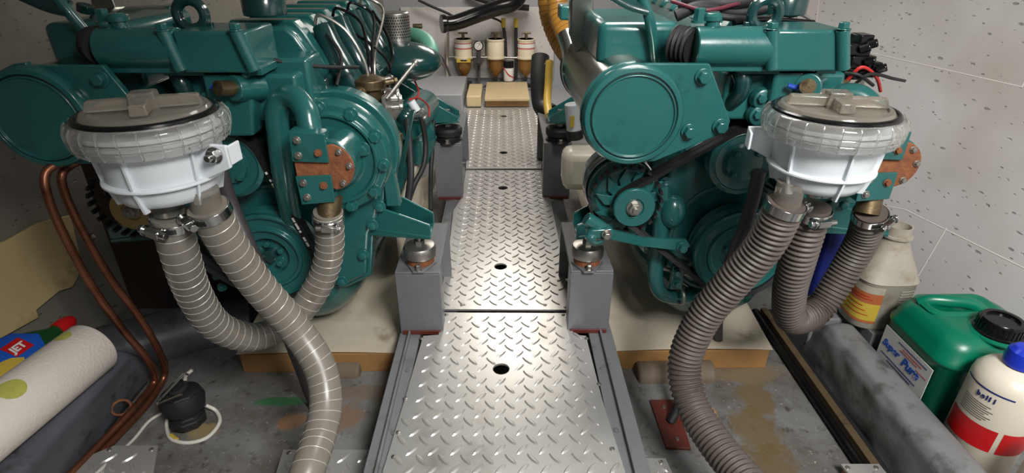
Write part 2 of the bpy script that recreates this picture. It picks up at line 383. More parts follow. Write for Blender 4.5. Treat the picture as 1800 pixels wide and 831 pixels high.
def tread(poly, z, holes=(), th=0.004, pitch=0.0285):
    """aluminium plate with raised diagonal lozenges, real round holes cut by bridging"""
    bm = bmesh.new(); edges = []
    vs = [bm.verts.new((x, y, z)) for x, y in poly]
    for i in range(len(vs)): edges.append(bm.edges.new((vs[i-1], vs[i])))
    for (hx, hy, hr) in holes:
        hv = [bm.verts.new((hx+hr*math.cos(2*PI*k/28), hy+hr*math.sin(2*PI*k/28), z)) for k in range(28)]
        for i in range(28): edges.append(bm.edges.new((hv[i-1], hv[i])))
    bmesh.ops.triangle_fill(bm, use_beauty=True, use_dissolve=False, edges=edges)
    kill = []
    for f in bm.faces:
        c = f.calc_center_median()
        if any((c.x-h[0])**2+(c.y-h[1])**2 < (h[2]*0.97)**2 for h in holes) or not inside(c.x, c.y, poly): kill.append(f)
    bmesh.ops.delete(bm, geom=kill, context='FACES')
    r = bmesh.ops.extrude_face_region(bm, geom=bm.faces[:])
    bmesh.ops.translate(bm, verts=[v for v in r['geom'] if isinstance(v, bmesh.types.BMVert)], vec=(0, 0, -th))
    mb = MB(); mb.bm.free(); mb.bm = bm
    x0 = min(p[0] for p in poly); x1 = max(p[0] for p in poly); y0 = min(p[1] for p in poly); y1 = max(p[1] for p in poly)
    j = 0; y = y0+0.008
    pts = []
    while y < y1:
        i = 0; x = x0+0.006 + (pitch*0.5 if j % 2 else 0)
        while x < x1:
            ang = math.radians(50 if j % 2 == 0 else 130)
            u = (math.cos(ang)*0.016, math.sin(ang)*0.016)
            ok = all(inside(x+s_*u[0], y+s_*u[1], poly) for s_ in (-1, 0, 1)) and all((x-h[0])**2+(y-h[1])**2 > (h[2]+0.012)**2 for h in holes)
            if ok: pts.append((x, y, ang))
            x += pitch*1.12; i += 1
        y += pitch*0.62; j += 1
    for x, y, an in pts: bump_lens(mb, (x, y, z), an)
    return mb
WK = thing('walkway', 'central aluminium tread-plate walkway between the two engines', 'walkway', (0, 1.4, -0.01))
def gp(px, py, z=0.0): g = G(px, py, z); return (g.x, g.y)
yA = G(885, 545, 0).y; yB_ = G(885, 297, 0).y
# near panel: wide, with a narrow tongue between the mount pillars
def hole(px, py, r=0.0145): g = G(px, py, 0); return (g.x, g.y, r)
near = [gp(660,870), gp(712,700), gp(744,590), gp(771,588), gp(779,549), gp(997,550), gp(1009,588), gp(1030,590), gp(1058,700), gp(1112,870)]
near_o = tread(near, 0, [hole(881,648)]).build('tread_panel', alu, WK)
midp = [gp(775,543), gp(778,500), gp(790,430), gp(797,370), gp(812,345), gp(819,299), gp(952,299), gp(956,345), gp(967,348), gp(984,430), gp(996,500), gp(999,544)]
tread(midp, 0.0, [hole(880,468), hole(884,330, 0.0145)]).build('tread_panel', alu, WK)
farp = [gp(819,296), gp(820,246), gp(808,240), gp(815,190), gp(954,190), gp(962,240), gp(951,246), gp(952,296)]
tread(farp, 0.0, [hole(885,268,0.0145), hole(885,204,0.0145)]).build('tread_panel', alu, WK)
for i, (px, py) in enumerate(((741,595),(713,700),(692,803),(1031,595),(1053,675),(1076,789),(785,553),(990,553),(881,670),(780,540),(994,540),(812,536),(958,536),(700,760))):
    g = G(px, py, 0); MB().lathe([(0.0038,0),(0.0036,0.0012),(0.002,0.002)], (g.x, g.y, 0), (0,0,1), 14).build('screw', steel, WK)

# dark bilge well below the walkway and longitudinal bed rails
for s_, inner_, outer_ in ((-1, ((744,590),(697,760),(675,850)), ((702,590),(650,800))), (1, ((1030,590),(1062,700),(1100,850)), ((1077,590),(1130,760)))):
    t = thing('bed_rail', ('left' if s_ < 0 else 'right')+'-hand grey painted steel bed rail along the walkway edge, under the pillars nearest the camera', 'rail', (s_*0.2, 1.3, FZ))
    a0 = G(*inner_[0], -0.006); a1 = G(*inner_[2], -0.006)
    xi = (a0.x+a1.x)/2; xo = G(*outer_[0], -0.006).x
    lo_, hi_ = min(xi, xo), max(xi, xo)
    MB().bb(lo_, hi_, 0.35, 0.93, -0.014, -0.006).build('top_flange', greypaint, t, 0.001)
    xm = xi + (xo-xi)*0.45
    MB().bb(min(xm, xm+s_*0.004), max(xm, xm+s_*0.004), 0.35, 0.90, -0.008, 0.003).build('lip', greypaint, t, 0.0008)
    xw = xo - s_*0.004
    MB().bb(min(xw, xo), max(xw, xo), 0.35, 0.93, FZ, -0.012).build('web', greypaint_rust, t)
    x_in = s_*0.098; x_out = s_*0.165
    MB().bb(min(x_in,x_out), max(x_in,x_out), 0.93, 2.35, -0.045, -0.012).build('rear_rail', greypaint, t, 0.001)
    MB().bb(min(x_out,x_out+s_*0.005), max(x_out,x_out+s_*0.005), 0.93, 2.35, FZ, -0.012).build('rear_web', greypaint, t)
    for yy in (0.50, 0.62, 0.76):
        MB().lathe([(0.004,0),(0.004,0.0015),(0.002,0.002)], ((xi+xm)/2, yy, -0.006), (0,0,1), 12).build('rivet', greypaint_rust, t)

# mount pillars
def pillar(label, x0, x1, y0, y1, h, zb=-0.006):
    t = thing('mount_pillar', label, 'bracket', ((x0+x1)/2, (y0+y1)/2, zb), 'grey steel pillars carrying the engine feet')
    s_ = 1 if x0 < 0 else -1      # open side faces the walkway
    th = 0.005
    MB().bb(x0, x1, y0, y1, h-th, h).build('top_plate', greypaint_rust, t, 0.0015)
    MB().bb(x0, x1, y0, y0+th, zb, h-th).build('front_plate', greypaint_rust, t, 0.001)
    xo = x0 if s_ > 0 else x1-th
    MB().bb(xo, xo+th, y0+th, y1, zb, h-th).build('outer_plate', greypaint, t)
    MB().bb(x0, x1, y1-th, y1, zb, h-th).build('rear_plate', greypaint, t)
    xi = x1-th if s_ > 0 else x0
    MB().bb(xi, xi+th, y0+th, y0+0.035, zb, h-th).build('inner_lip', greypaint_rust, t)
    MB().bb(x0+0.004, x1-0.004, y0-0.003, y0+0.0, zb, zb+0.009).build('weld_foot', red_plate, t, 0.001)
    return t
fy = G(740, 582, 0).y
pz = P(740, 478, fy).z
xl0, xl1 = P(698,520,fy).x, P(775,520,fy).x
xr0, xr1 = P(1001,520,fy).x, P(1075,520,fy).x
pillar('front left grey steel pillar with rusty foot under the left engine foot', xl0, xl1, fy, fy+0.20, pz)
pillar('front right grey steel pillar with rusty foot under the right engine foot', xr0, xr1, fy, fy+0.20, pz)
ry = G(790, 347, 0).y; rz = P(790, 252, ry).z
rl0, rl1 = P(765,300,ry).x, P(812,300,ry).x
rr0, rr1 = P(955,300,ry).x, P(1003,300,ry).x
pillar('rear left dark grey pillar beside the far tread plate', rl0, rl1, ry, ry+0.32, rz)
pillar('rear right dark grey pillar beside the far tread plate', rr0, rr1, ry, ry+0.32, rz)

# flexible mounts
def mount(c, label, k=0.80, m=steel, stud=0.035):
    t = thing('engine_mount', label, 'engine mount', c, 'round rubber engine mounts on the pillars')
    x, y, z = c
    poly = [(0.048*k*math.cos(a)*(1.0), 0.036*k*math.sin(a)) for a in [i*PI/8 for i in range(16)]]
    poly = [(-0.030*k,0.034*k),(-0.036*k,0.0),(-0.012*k,-0.047*k),(0.012*k,-0.047*k),(0.036*k,0.0),(0.030*k,0.034*k)]
    MB().prism(poly, (x,y,z), (1,0,0), (0,1,0), (0,0,0.004)).build('base_plate', greypaint_rust if m is steel else m, t, 0.001)
    MB().lathe([(0.030*k,0.003),(0.031*k,0.012),(0.027*k,0.018)], c, (0,0,1), 32).build('rubber_ring', rubber if m is rubber else rust, t)
    MB().lathe([(0.029*k,0.016),(0.036*k,0.018),(0.037*k,0.032),(0.033*k,0.038),(0.018*k,0.041)], c, (0,0,1), 40).build('dome', m, t)
    MB().cyl((x,y,z+0.036), (x,y,z+0.036+stud), 0.007*k, n=14).build('stud', steel, t)
    MB().lathe([(0.012*k,0.038),(0.012*k,0.048)], c, (0,0,1), 6).build('nut', steel, t)
    MB().hexbolt((x, y-0.040*k, z+0.004), (0,0,1), 0.006*k, 0.008).build('bolt', steel, t)
    return t
ml = G(740, 462, pz); mr = G(1031, 462, pz)
mount((ml.x, ml.y, pz), 'pale steel domed mount on the front left pillar')
mount((mr.x, mr.y, pz), 'pale steel domed mount on the front right pillar')
m2 = G(789, 246, rz); m3 = G(983, 246, rz)
mount((m2.x, m2.y, rz), 'black rubber mount on the rear left pillar', 1.05, rubber, 0.05)
mount((m3.x, m3.y, rz), 'black rubber mount on the rear right pillar', 1.05, rubber, 0.05)

# drip trays on timber bearers
def tray(side):
    s_ = side
    y0 = G(600, 620, -0.05).y; xin = 0.205; xout = 0.52; y1 = 1.75
    t = thing('drip_tray', ('left' if s_ < 0 else 'right')+' cream glossy drip tray under the '+('left' if s_ < 0 else 'right')+' engine', 'tray', (s_*0.36, 1.2, -0.07), 'cream drip trays below the engines')
    mb = MB(); rows = []
    nx, ny = 18, 20
    for j in range(ny+1):
        v = j/ny; y = y0 + (y1-y0)*v; row = []
        for i in range(nx+1):
            u = i/nx; x = xin + (xout-xin)*u - 0.0*v
            z = -0.052 + 0.075*max(0, (0.35-u)/0.35)**2*min(1, v*4) + 0.03*max(0,(u-0.8)/0.2)**2*min(1, v*3)
            z += 0.012*math.sin(u*3.1)*math.exp(-((v-0.10)/0.10)**2)
            row.append(Vector((s_*x, y, z)))
        rows.append(row)
    mb.grid(rows, False, False, False)
    bmesh.ops.solidify(mb.bm, geom=mb.bm.faces[:], thickness=0.004)
    mb.build('tray', tray_m, t, ang=60)
    MB().bb(min(s_*xin, s_*xout)+0.004, max(s_*xin, s_*xout)-0.004, y0+0.004, y0+0.03, FZ, -0.056).build('timber_bearer', wood, t, 0.001)
tray(-1); tray(1)

# hull stringers
def stringer(side, prof, y0, y1, m, label):
    t = MB(); rings = []
    n = 90; fp = []
    from mathutils import noise
    for (xa, za), (xb, zb) in zip(prof, prof[1:]):
        for q in range(6): fp.append((xa+(xb-xa)*q/6, za+(zb-za)*q/6))
    fp.append(prof[-1])
    for q in range(3): fp = [fp[0]]+[((fp[i-1][0]+2*fp[i][0]+fp[i+1][0])/4, (fp[i-1][1]+2*fp[i][1]+fp[i+1][1])/4) for i in range(1, len(fp)-1)]+[fp[-1]]
    for j in range(n+1):
        y = y0+(y1-y0)*j/n; k = math.sqrt(min(1.0, (n-j)/4*0.5+0.4)); row = []
        for x, z in fp:
            w_ = noise.noise(Vector((x*14, y*11, z*14)))*0.006 + noise.noise(Vector((x*50, y*22, z*50)))*0.0028; e = 1 if z > FZ+0.004 else 0
            row.append(Vector((x-side*w_*e, y, max(FZ, FZ+(z-FZ)*k+w_*e))))
        rings.append(row)
    t.grid(rings); o = t.build('hull_stringer', m, ang=80); tag(o, label, 'stringer'); return o
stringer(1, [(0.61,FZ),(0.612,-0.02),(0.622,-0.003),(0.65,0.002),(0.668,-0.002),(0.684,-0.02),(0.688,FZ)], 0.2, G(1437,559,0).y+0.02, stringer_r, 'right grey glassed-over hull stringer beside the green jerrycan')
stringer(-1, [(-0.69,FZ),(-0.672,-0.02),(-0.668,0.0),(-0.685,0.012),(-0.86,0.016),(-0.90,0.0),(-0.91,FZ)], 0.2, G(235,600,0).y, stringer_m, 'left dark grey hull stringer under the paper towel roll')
# shelf behind right stringer carrying the containers
MB().bb(0.692, 0.93, 0.2, 0.846, FZ, -0.09).build('floor_ledge', stringer_r, kind='structure')
MB().bb(0.692, 0.93, 0.848, 1.35, FZ, -0.004).build('floor_ledge', stringer_r, kind='structure')
# steel angle strip and dark channel beside the right stringer
tag(MB().bb(0.578, 0.592, 0.3, 1.05, FZ, FZ+0.018).build('angle_strip', mat('brown_angle', (104,88,66), 0.5, 0.3, 0.2, 30, 0.3, 60, dirt=(70,52,42), dirt_amt=0.4, dscale=30), bev=0.001), 'narrow rusty angle strip running along the right stringer', 'strip')
tag(MB().tube([(0.600,0.3,FZ+0.007),(0.600,1.05,FZ+0.007)], 0.0065, 10, 0.05, smooth=False).build('cable_run', rubber), 'black hose lying in the gap beside the right stringer', 'hose')
tag(MB().tube([(0.566,0.3,FZ+0.008),(0.566,0.7,FZ+0.008),(0.566,1.05,FZ+0.008)], 0.008, 10, 0.05, smooth=False).build('cable_run', gloss_black), 'second black hose beside the brown angle strip', 'hose')
# moulded humps in floor in front of the trays
for sx, a, b_, lab in ((-1, (545,655), (635,655), 'rounded brown glassed hump on the floor before the left tray'), (1, (1120,665), (1255,662), 'rounded brown glassed hump on the floor before the right tray')):
    p, q = G(*a, FZ), G(*b_, FZ); mb = MB()
    mb.tube([p+Vector((0,0.012,-0.004)), q+Vector((0,0.012,-0.004))], 0.029, 16, 0.02, smooth=False)
    tag(mb.build('floor_hump', mat('hump_brown'+str(sx), (104,92,78), 0.7, 0, 0.15, 20, 0.4, 40, dirt=(92,76,58), dirt_amt=0.5, dscale=16), bev=0.006), lab, 'floor fitting')

# small tread plates at the lower edge
def small_tread(pts, z, label):
    poly = [gp(x, y, z) for x, y in pts]
    mb = tread(poly, z); o = mb.build('tread_plate', alu); tag(o, label, 'plate', 'small loose tread plates at the bottom edge')
    return o
for pts, lab, scr in ((((498,790),(655,790),(640,880),(470,880)), 'small tread plate left of the walkway, under the grey hose', ((508,796),(648,796))),
                 (((1100,805),(1170,805),(1205,880),(1125,880)), 'small tread plate just right of the walkway', ((1107,812),(1162,812))),
                 (((158,800),(200,783),(277,783),(262,880),(90,880)), 'small tread plate at the lower left beside the copper pipes', ((192,790),(266,790))),
                 (((1478,815),(1545,815),(1600,880),(1530,880)), 'small tread plate at the lower right beside the stringer', ((1490,822),(1540,822)))):
    z = FZ+0.02
    o = small_tread(pts, z, lab); 
    for s2 in scr:
        g = G(*s2, z); MB().lathe([(0.0036,0),(0.0036,0.0012),(0.002,0.002)], (g.x,g.y,z), (0,0,1), 12).build('screw', steel, o)
    c = [gp(x, y, z) for x, y in pts]; cx = sum(p[0] for p in c)/len(c); cy = sum(p[1] for p in c)/len(c)
    MB().poly3([(p[0]*0.9+cx*0.1, p[1]*0.9+cy*0.1, FZ) for p in c], (0,0,0.0155)).build('packer', wood, o)

# red-brown plate with hose tail on the right floor
t = thing('anchor_plate', 'red-brown painted steel plate screwed to the floor right of the walkway', 'plate', tuple(G(1180,750,FZ)))
MB().poly3([G(1142,706,FZ), G(1188,706,FZ), G(1214,792,FZ), G(1170,790,FZ)][::-1], (0,0,0.006)).build('plate', red_plate, t, 0.001)
for px, py in ((1167,715),(1190,771)):
    g = G(px, py, FZ+0.006); MB().lathe([(0.004,0),(0.003,0.002)], g, (0,0,1), 12).build('screw', steel, t)
g = G(1178,742,FZ+0.005)
MB().tube([g, g+Vector((0.012,0.012,0.018)), g+Vector((0.022,0.03,0.06)), g+Vector((0.03,0.06,0.11))], 0.008, 12).build('hose_tail', rubber, t)

# ================================================================ ENGINE (built at x=+0.40, copied to x=-0.40)
EX = 0.40
def PL(px, py, Y): return P(px, py, Y) + Vector((2*EX, 0, 0))
def circ(cx, cz, r, a0, a1, n=14): return [(cx+r*math.cos(math.radians(a0+(a1-a0)*i/n)), cz+r*math.sin(math.radians(a0+(a1-a0)*i/n))) for i in range(n+1)]
ENG = thing('marine_engine', 'right-hand teal green marine diesel engine, brightly lit, near the pale tiled side wall', 'engine', (EX, 1.1, 0.0), 'twin green marine diesels')
E = ENG
def V(x, y, z): return Vector((EX+x, y, z))
FR = (0,-1,0)
Z3 = (0,0,1)
# --- block and sump
b = MB(); b.bb(EX-0.115, EX+0.125, 0.93, 1.62, 0.10, 0.40); b.build('cylinder_block', green, E, 0.012)
b = MB()
for i in range(6): b.bb(EX-0.127, EX+0.137, 0.97+i*0.11, 0.985+i*0.11, 0.12, 0.39)
b.bb(EX-0.13, EX+0.14, 0.93, 1.62, 0.375, 0.40); b.bb(EX-0.13, EX+0.14, 0.93, 1.62, 0.10, 0.118)
b.build('block_ribs', green, E, 0.003)
b = MB(); rings = []
for k, (z, hx, y0, y1) in enumerate(((0.122,0.148,0.875,1.62),(0.110,0.148,0.875,1.62),(0.108,0.134,0.885,1.60),(0.06,0.128,0.89,1.58),(0.025,0.110,0.90,1.5),(0.000,0.085,0.915,1.4),(-0.014,0.05,0.94,1.3))):
    pts = []
    for i in range(32):
        a = 2*PI*i/32; ca, sa = math.cos(a), math.sin(a)
        pts.append(V(hx*math.copysign(abs(ca)**0.55, ca), (y0+y1)/2+(y1-y0)/2*math.copysign(abs(sa)**0.35, sa), z))
    rings.append(pts)
b.grid(rings); b.build('sump', green, E)
b = MB(); b.lathe([(0.11,0),(0.135,0.02),(0.135,0.10),(0.12,0.13)], V(0,1.60,0.24), (0,1,0), 40); b.build('flywheel_housing', green, E, 0.004)
b = MB(); b.bb(EX-0.10, EX+0.11, 0.94, 1.60, 0.40, 0.455); b.build('cylinder_head', green_dk, E, 0.006)

# --- timing cover plate at the front
poly = [(-0.155,0.20),(-0.150,0.335),(-0.10,0.375),(0.03,0.392),(0.07,0.43)] + circ(0.124,0.345,0.100,110,-45,14) + [(0.185,0.23),(0.165,0.19),(0.15,0.10),(0.10,0.075),(-0.09,0.075),(-0.13,0.12)]
b = MB(); b.prism(poly, V(0,0.90,0), (1,0,0), Z3, (0,0.035,0)); b.build('timing_cover', green, E, 0.004)
b = MB()
b.prism([(0.11+(x-0.11)*0.90, 0.25+(z-0.25)*0.92) for x, z in poly], V(0,0.885,0), (1,0,0), Z3, (0,0.02,0)); b.build('timing_cover_raised_face', green, E, 0.006)
b = MB(); b.lathe([(0.118,0.0),(0.118,0.012),(0.112,0.018),(0.104,0.018),(0.100,0.010)], V(0,0.90,0.180), FR, 64); tcr = b.build('crank_boss', green, E, 0.002)
for (x, z) in ((-0.10,0.345),(-0.128,0.29),(-0.13,0.205),(-0.115,0.135),(0.10,0.10),(0.145,0.155),(0.168,0.215),(0.185,0.25)):
    MB().hexbolt(V(x,0.884,z), FR, 0.008, 0.007).build('bolt', green, E, 0.0008)
# --- gear cover (round, right side)
GC = (0.124, 0.345)
b = MB(); b.lathe([(0.092,0.0),(0.092,0.020),(0.088,0.028),(0.077,0.030),(0.075,0.036),(0.070,0.036),(0.067,0.030),(0.052,0.030),(0.048,0.040),(0.040,0.046),(0.030,0.048),(0.028,0.066),(0.0,0.066)], V(GC[0],0.885,GC[1]), FR, 72, cap=False)
gc = b.build('gear_cover', green, E, 0.0012, ang=50)
for k in range(9):
    a = math.radians(-75+k*34); r = 0.0825
    MB().hexbolt(V(GC[0]+r*math.cos(a), 0.857, GC[1]+r*math.sin(a)), FR, 0.0085, 0.009).build('bolt', green, gc, 0.0008)
for a in (20, 110, 250):
    a = math.radians(a); MB().hexbolt(V(GC[0]+0.057*math.cos(a), 0.850, GC[1]+0.057*math.sin(a)), FR, 0.009, 0.010).build('bolt', green, gc, 0.0008)
b = MB(); b.prism([(0.10,0.03),(0.10,0.12),(0.115,0.13),(0.125,0.03)], V(GC[0]-0.03,0.893,GC[1]-0.13), (1,0,0), Z3, (0,0.02,0)); b.build('cover_lug', green, E, 0.002)
# --- crank pulley, hub and bolts
b = MB(); b.lathe([(0.055,0),(0.077,0.0),(0.079,0.004),(0.072,0.012),(0.079,0.020),(0.072,0.028),(0.080,0.036),(0.080,0.044),(0.077,0.047),(0.073,0.046),(0.070,0.041),(0.058,0.041),(0.055,0.047),(0.051,0.047),(0.048,0.041),(0.034,0.040),(0.031,0.028),(0,0.028)], V(0,0.875,0.180), FR, 80, cap=False)
cp = b.build('crank_pulley', green, E, 0.0008, ang=50)
for k in range(5):
    a = 2*PI*k/5+0.4; MB().hexbolt(V(0.021*math.cos(a),0.849,0.180+0.021*math.sin(a)), FR, 0.0055, 0.010).build('hub_bolt', green, cp, 0.0006)
MB().lathe([(0.012,0),(0.012,0.016),(0.009,0.018)], V(0,0.849,0.180), FR, 24).build('hub', green_dk, cp)
# --- circulation pump pulley
CPX, CPZ, CPR = -0.027, 0.346, 0.053
b = MB(); b.lathe([(0.04,0),(CPR,0.0),(CPR-0.008,0.010),(CPR,0.020),(CPR+0.001,0.026),(CPR-0.006,0.030),(CPR-0.009,0.026),(0.030,0.025),(0.028,0.033),(0.020,0.034),(0,0.034)], V(CPX,0.855,CPZ), FR, 64, cap=False)
pp = b.build('pump_pulley', green, E, 0.0008, ang=50)
for k in range(4): a = PI/4+PI/2*k; MB().hexbolt(V(CPX+0.024*math.cos(a),0.823,CPZ+0.024*math.sin(a)), FR, 0.005, 0.006).build('bolt', green, pp, 0.0006)
MB().cyl(V(CPX,0.90,CPZ), V(CPX,0.85,CPZ), 0.035).build('pump_neck', green_dk, E)
# --- alternator
AC = PL(0,0,1)*0 + P(1117,370,0.81); ax, az = AC.x-EX, AC.z
b = MB(); b.lathe([(0.045,0),(0.056,0.004),(0.058,0.03),(0.058,0.05),(0.054,0.056),(0.056,0.062),(0.056,0.085),(0.045,0.098)], V(ax-0.012,0.950,az+0.008), FR, 48)
al = b.build('alternator', green, E, 0.001)
b = MB()
for k in range(26):
    a = 2*PI*k/26; c = V(ax-0.012+0.0575*math.cos(a), 0.835, az+0.008+0.0575*math.sin(a)); b.box(c, (0.004,0.016,0.007), Matrix.Rotation(-a,3,'Y'))
b.build('cooling_slots', rubber, al)
b = MB(); b.torus(V(ax-0.012,0.897,az+0.008), (0,1,0), 0.0585, 0.003, 48, 8); b.torus(V(ax-0.012,0.885,az+0.008), (0,1,0), 0.0585, 0.0025, 48, 8); b.build('clamp_band', chrome, al)
star = []
nf = 11
for k in range(nf):
    a = 2*PI*k/nf
    star += [(0.036*math.cos(a), 0.036*math.sin(a)), (0.061*math.cos(a+0.04), 0.061*math.sin(a+0.04)), (0.044*math.cos(a+0.40), 0.044*math.sin(a+0.40)), (0.034*math.cos(a+0.47), 0.034*math.sin(a+0.47))]
MB().prism(star, V(ax,0.847,az), (1,0,0), Z3, (0,-0.003,0)).build('cooling_fan', green, al, 0.0005)
b = MB(); b.lathe([(0.024,0),(0.031,0.002),(0.025,0.008),(0.025,0.016),(0.0335,0.019),(0.034,0.022),(0.032,0.025),(0.016,0.024),(0.0155,0.021),(0,0.021)], V(ax,0.843,az), FR, 56, cap=False); pu = b.build('alternator_pulley', green, al, 0.0005, ang=50)
MB().lathe([(0.0125,0.020),(0.0125,0.024)], V(ax,0.843,az), FR, 24).lathe([(0.010,0.024),(0.010,0.033)], V(ax,0.843,az), FR, 6).lathe([(0.005,0.03),(0.005,0.038)], V(ax,0.843,az), FR, 16).build('pulley_nut', steel, pu, 0.0005)
# --- belts: hull of three pulleys
def hull_belt(circs, yc, name, hw=0.0065, th=0.007):
    pts = []
    for (cx, cz, r) in circs:
        for i in range(72): pts.append((cx+r*math.cos(2*PI*i/72), cz+r*math.sin(2*PI*i/72)))
    pts = sorted(set(pts))
    def half(ps):
        h = []
        for p in ps:
            while len(h) > 1 and (h[-1][0]-h[-2][0])*(p[1]-h[-2][1])-(h[-1][1]-h[-2][1])*(p[0]-h[-2][0]) <= 0: h.pop()
            h.append(p)
        return h
    H = half(pts)[:-1] + half(pts[::-1])[:-1]
    cx = sum(p[0] for p in H)/len(H); cz = sum(p[1] for p in H)/len(H)
    rings = []; n = len(H)
    for i in range(n):
        a, q, c_ = Vector(H[i-1]), Vector(H[i]), Vector(H[(i+1) % n])
        tn = (c_-a).normalized(); nn = Vector((tn.y, -tn.x))
        o1 = q+nn*th*0.3; o2 = q-nn*th*0.7
        rings.append([V(o1.x,yc-hw,o1.y), V(o1.x,yc+hw,o1.y), V(o2.x,yc+hw*0.6,o2.y), V(o2.x,yc-hw*0.6,o2.y)])
    rings.append(rings[0]); b = MB(); b.grid(rings, True, False, False)
    return b.build(name, rubber, E, ang=50)
cs = [(ax,az,0.032),(CPX,CPZ,CPR-0.001),(0,0.18,0.078)]
for yc in (0.853, 0.838): hull_belt([(ax,az,0.0285),(CPX,CPZ,CPR+0.001),(0,0.180,0.080)], yc-0.010, 'drive_belt')
# belt printing (white marks along right run)
b = MB(); a0 = Vector((CPX+CPR+0.002, 0, CPZ+0.0)); 
p0 = Vector((0.0815,0,0.195)); p1 = Vector((0.028,0,0.352)); dr = (p1-p0).normalized()
s = 0.012
while s < 0.15:
    L_ = random.choice((0.004,0.008,0.012)); c = p0+dr*(s+L_/2)
    b.box(V(c.x-0.002, 0.8213, c.z), (0.0035, 0.0004, L_), Matrix.Rotation(math.atan2(dr.x, dr.z),3,'Y')); s += L_+random.choice((0.002,0.003,0.009))
b.build('belt_printing', whitelab, E)
# --- adjuster arm + bracket below alternator
b = MB(); p = P(1052,408,0.80); q = P(1205,432,0.815)
b.poly3([p+Vector((0,0,.010)), p.lerp(q,.5)+Vector((0,0,.002)), q+Vector((0,0,.011)), q+Vector((.008,0,0)), q+Vector((0,0,-.010)), p.lerp(q,.5)+Vector((0,0,-.013)), p+Vector((0,0,-.008))], (0,.005,0)); b.build('adjuster_arm', green, E)
b = MB(); b.hexbolt(P(1199,434,0.812), FR, 0.007, 0.008); b.build('bolt', green, E, 0.0006)
b = MB(); c = P(1062,412,0.785)
b.prism([(-0.022,-0.008),(0.012,-0.010),(0.018,0.0),(0.012,0.010),(-0.020,0.008),(-0.028,0.0)], c, (1,0,0), Z3, (0,0.02,0)); b.build('adjuster_block', green, E, 0.003)
MB().hexbolt(P(1066,411,0.783), FR, 0.006, 0.008).build('bolt', steel, E, 0.0005)
MB().cyl(P(1030,383,0.80), P(1060,402,0.80), 0.011, n=20).build('adjuster_sleeve', green, E, 0.002)
MB().tube([P(1046,410,0.79), P(1036,416,0.785), P(1046,428,0.785), P(1062,424,0.785)], 0.008, 10, 0.004, flat=0.35).build('adjuster_clip', green, E)
# --- front feet: two flanged arms each side
def foot(sgn, mx, my, mz, y_in):
    xi = EX+sgn*0.12
    b = MB()
    b.poly3([(xi,y_in,0.262),(xi,y_in,0.185),(mx+sgn*0.026,my-0.028,mz+0.062),(mx+sgn*0.026,my-0.028,mz+0.090)][::sgn], (0,0.006,0))
    b.poly3([(xi,y_in+0.09,0.270),(xi,y_in+0.09,0.20),(mx+sgn*0.026,my+0.028,mz+0.062),(mx+sgn*0.026,my+0.028,mz+0.090)][::sgn], (0,-0.006,0))
    b.poly3([(xi,y_in,0.205),(xi,y_in+0.09,0.205),(mx+sgn*0.026,my+0.03,mz+0.070),(mx+sgn*0.026,my-0.03,mz+0.070)][::sgn], (0,0,-0.007))
    b.poly3([(xi,y_in,0.188),(xi,y_in+0.03,0.15),(xi,y_in+0.045,0.15),(mx-sgn*0.03,my,mz+0.062)][::sgn], (0,0.005,0))
    b.box((xi,y_in+0.035,0.235), (0.012,0.085,0.13))
    b.build('foot_bracket', green, E, 0.002)
    MB().hexbolt((mx+sgn*0.0, my, mz+0.070), (0,0,1), 0.009, 0.010).build('foot_nut', steel, E, 0.0006)
foot(-1, mr.x, mr.y, pz, 0.905)
foot(1, ml.x+2*EX, ml.y, pz, 0.905)
def rfoot(sgn, mx, my, mz):
    xi = EX+sgn*0.125; b = MB()
    b.poly3([(xi,my-0.035,0.33),(xi,my-0.035,0.20),(mx+sgn*0.03,my-0.035,mz+0.062),(mx+sgn*0.03,my-0.035,mz+0.075)][::sgn], (0,0.006,0))
    b.poly3([(xi,my+0.035,0.33),(xi,my+0.035,0.20),(mx+sgn*0.03,my+0.035,mz+0.062),(mx+sgn*0.03,my+0.035,mz+0.075)][::sgn], (0,-0.006,0))
    b.poly3([(xi,my-0.035,0.215),(xi,my+0.035,0.215),(mx+sgn*0.034,my+0.035,mz+0.065),(mx+sgn*0.034,my-0.035,mz+0.065)][::sgn], (0,0,-0.007))
    b.build('rear_foot_bracket', green, E, 0.002)
rfoot(-1, m3.x, m3.y, rz); rfoot(1, m2.x+2*EX, m2.y, rz)
# --- seawater pump with elbow, bracket plates and rusty cover
PM = PL(570,300,0.735); px_, pz_ = PM.x-EX, PM.z
b = MB(); b.cyl(V(px_,0.84,pz_), V(px_,0.762,pz_), 0.030, n=36); b.lathe([(0.038,0),(0.038,0.012)], V(px_,0.765,pz_), FR, 40); sp = b.build('seawater_pump', green, E, 0.002)
b = MB(); b.prism(circ(0.004,0,0.034,-80,80,16)+[(-0.044,0.016),(-0.044,-0.016)], V(px_,0.752,pz_), (1,0,0), Z3, (0,-0.005,0)); cov = b.build('pump_cover', rust, sp, 0.001, label='rusty orange pump end cover')
for a in (55, -55, 5): MB().hexbolt(V(px_+0.004+0.028*math.cos(math.radians(a)),0.747,pz_+0.028*math.sin(math.radians(a))), FR, 0.0035, 0.004).build('bolt', steel, cov, 0.0004)
for sg in (1, -1):
    b = MB(); b.prism([(-0.044,0.011*sg),(0.006,0.009*sg),(0.006,0.050*sg),(-0.042,0.054*sg)][::sg], V(px_,0.745,pz_), (1,0,0), Z3, (0,-0.004,0))
    b.prism([(-0.042,0.044*sg),(0.004,0.040*sg),(0.004,0.050*sg),(-0.042,0.054*sg)][::sg], V(px_,0.745,pz_), (1,0,0), Z3, (0,0.022,0))
    br = b.build('pump_bracket', green, sp, 0.001)
    for bx, bz in ((-0.034,0.020),(-0.006,0.024),(-0.032,0.042)): MB().hexbolt(V(px_+bx,0.7405,pz_+bz*sg), FR, 0.0042, 0.004).build('bolt', steel if bx < -0.03 else rust, br, 0.0004)
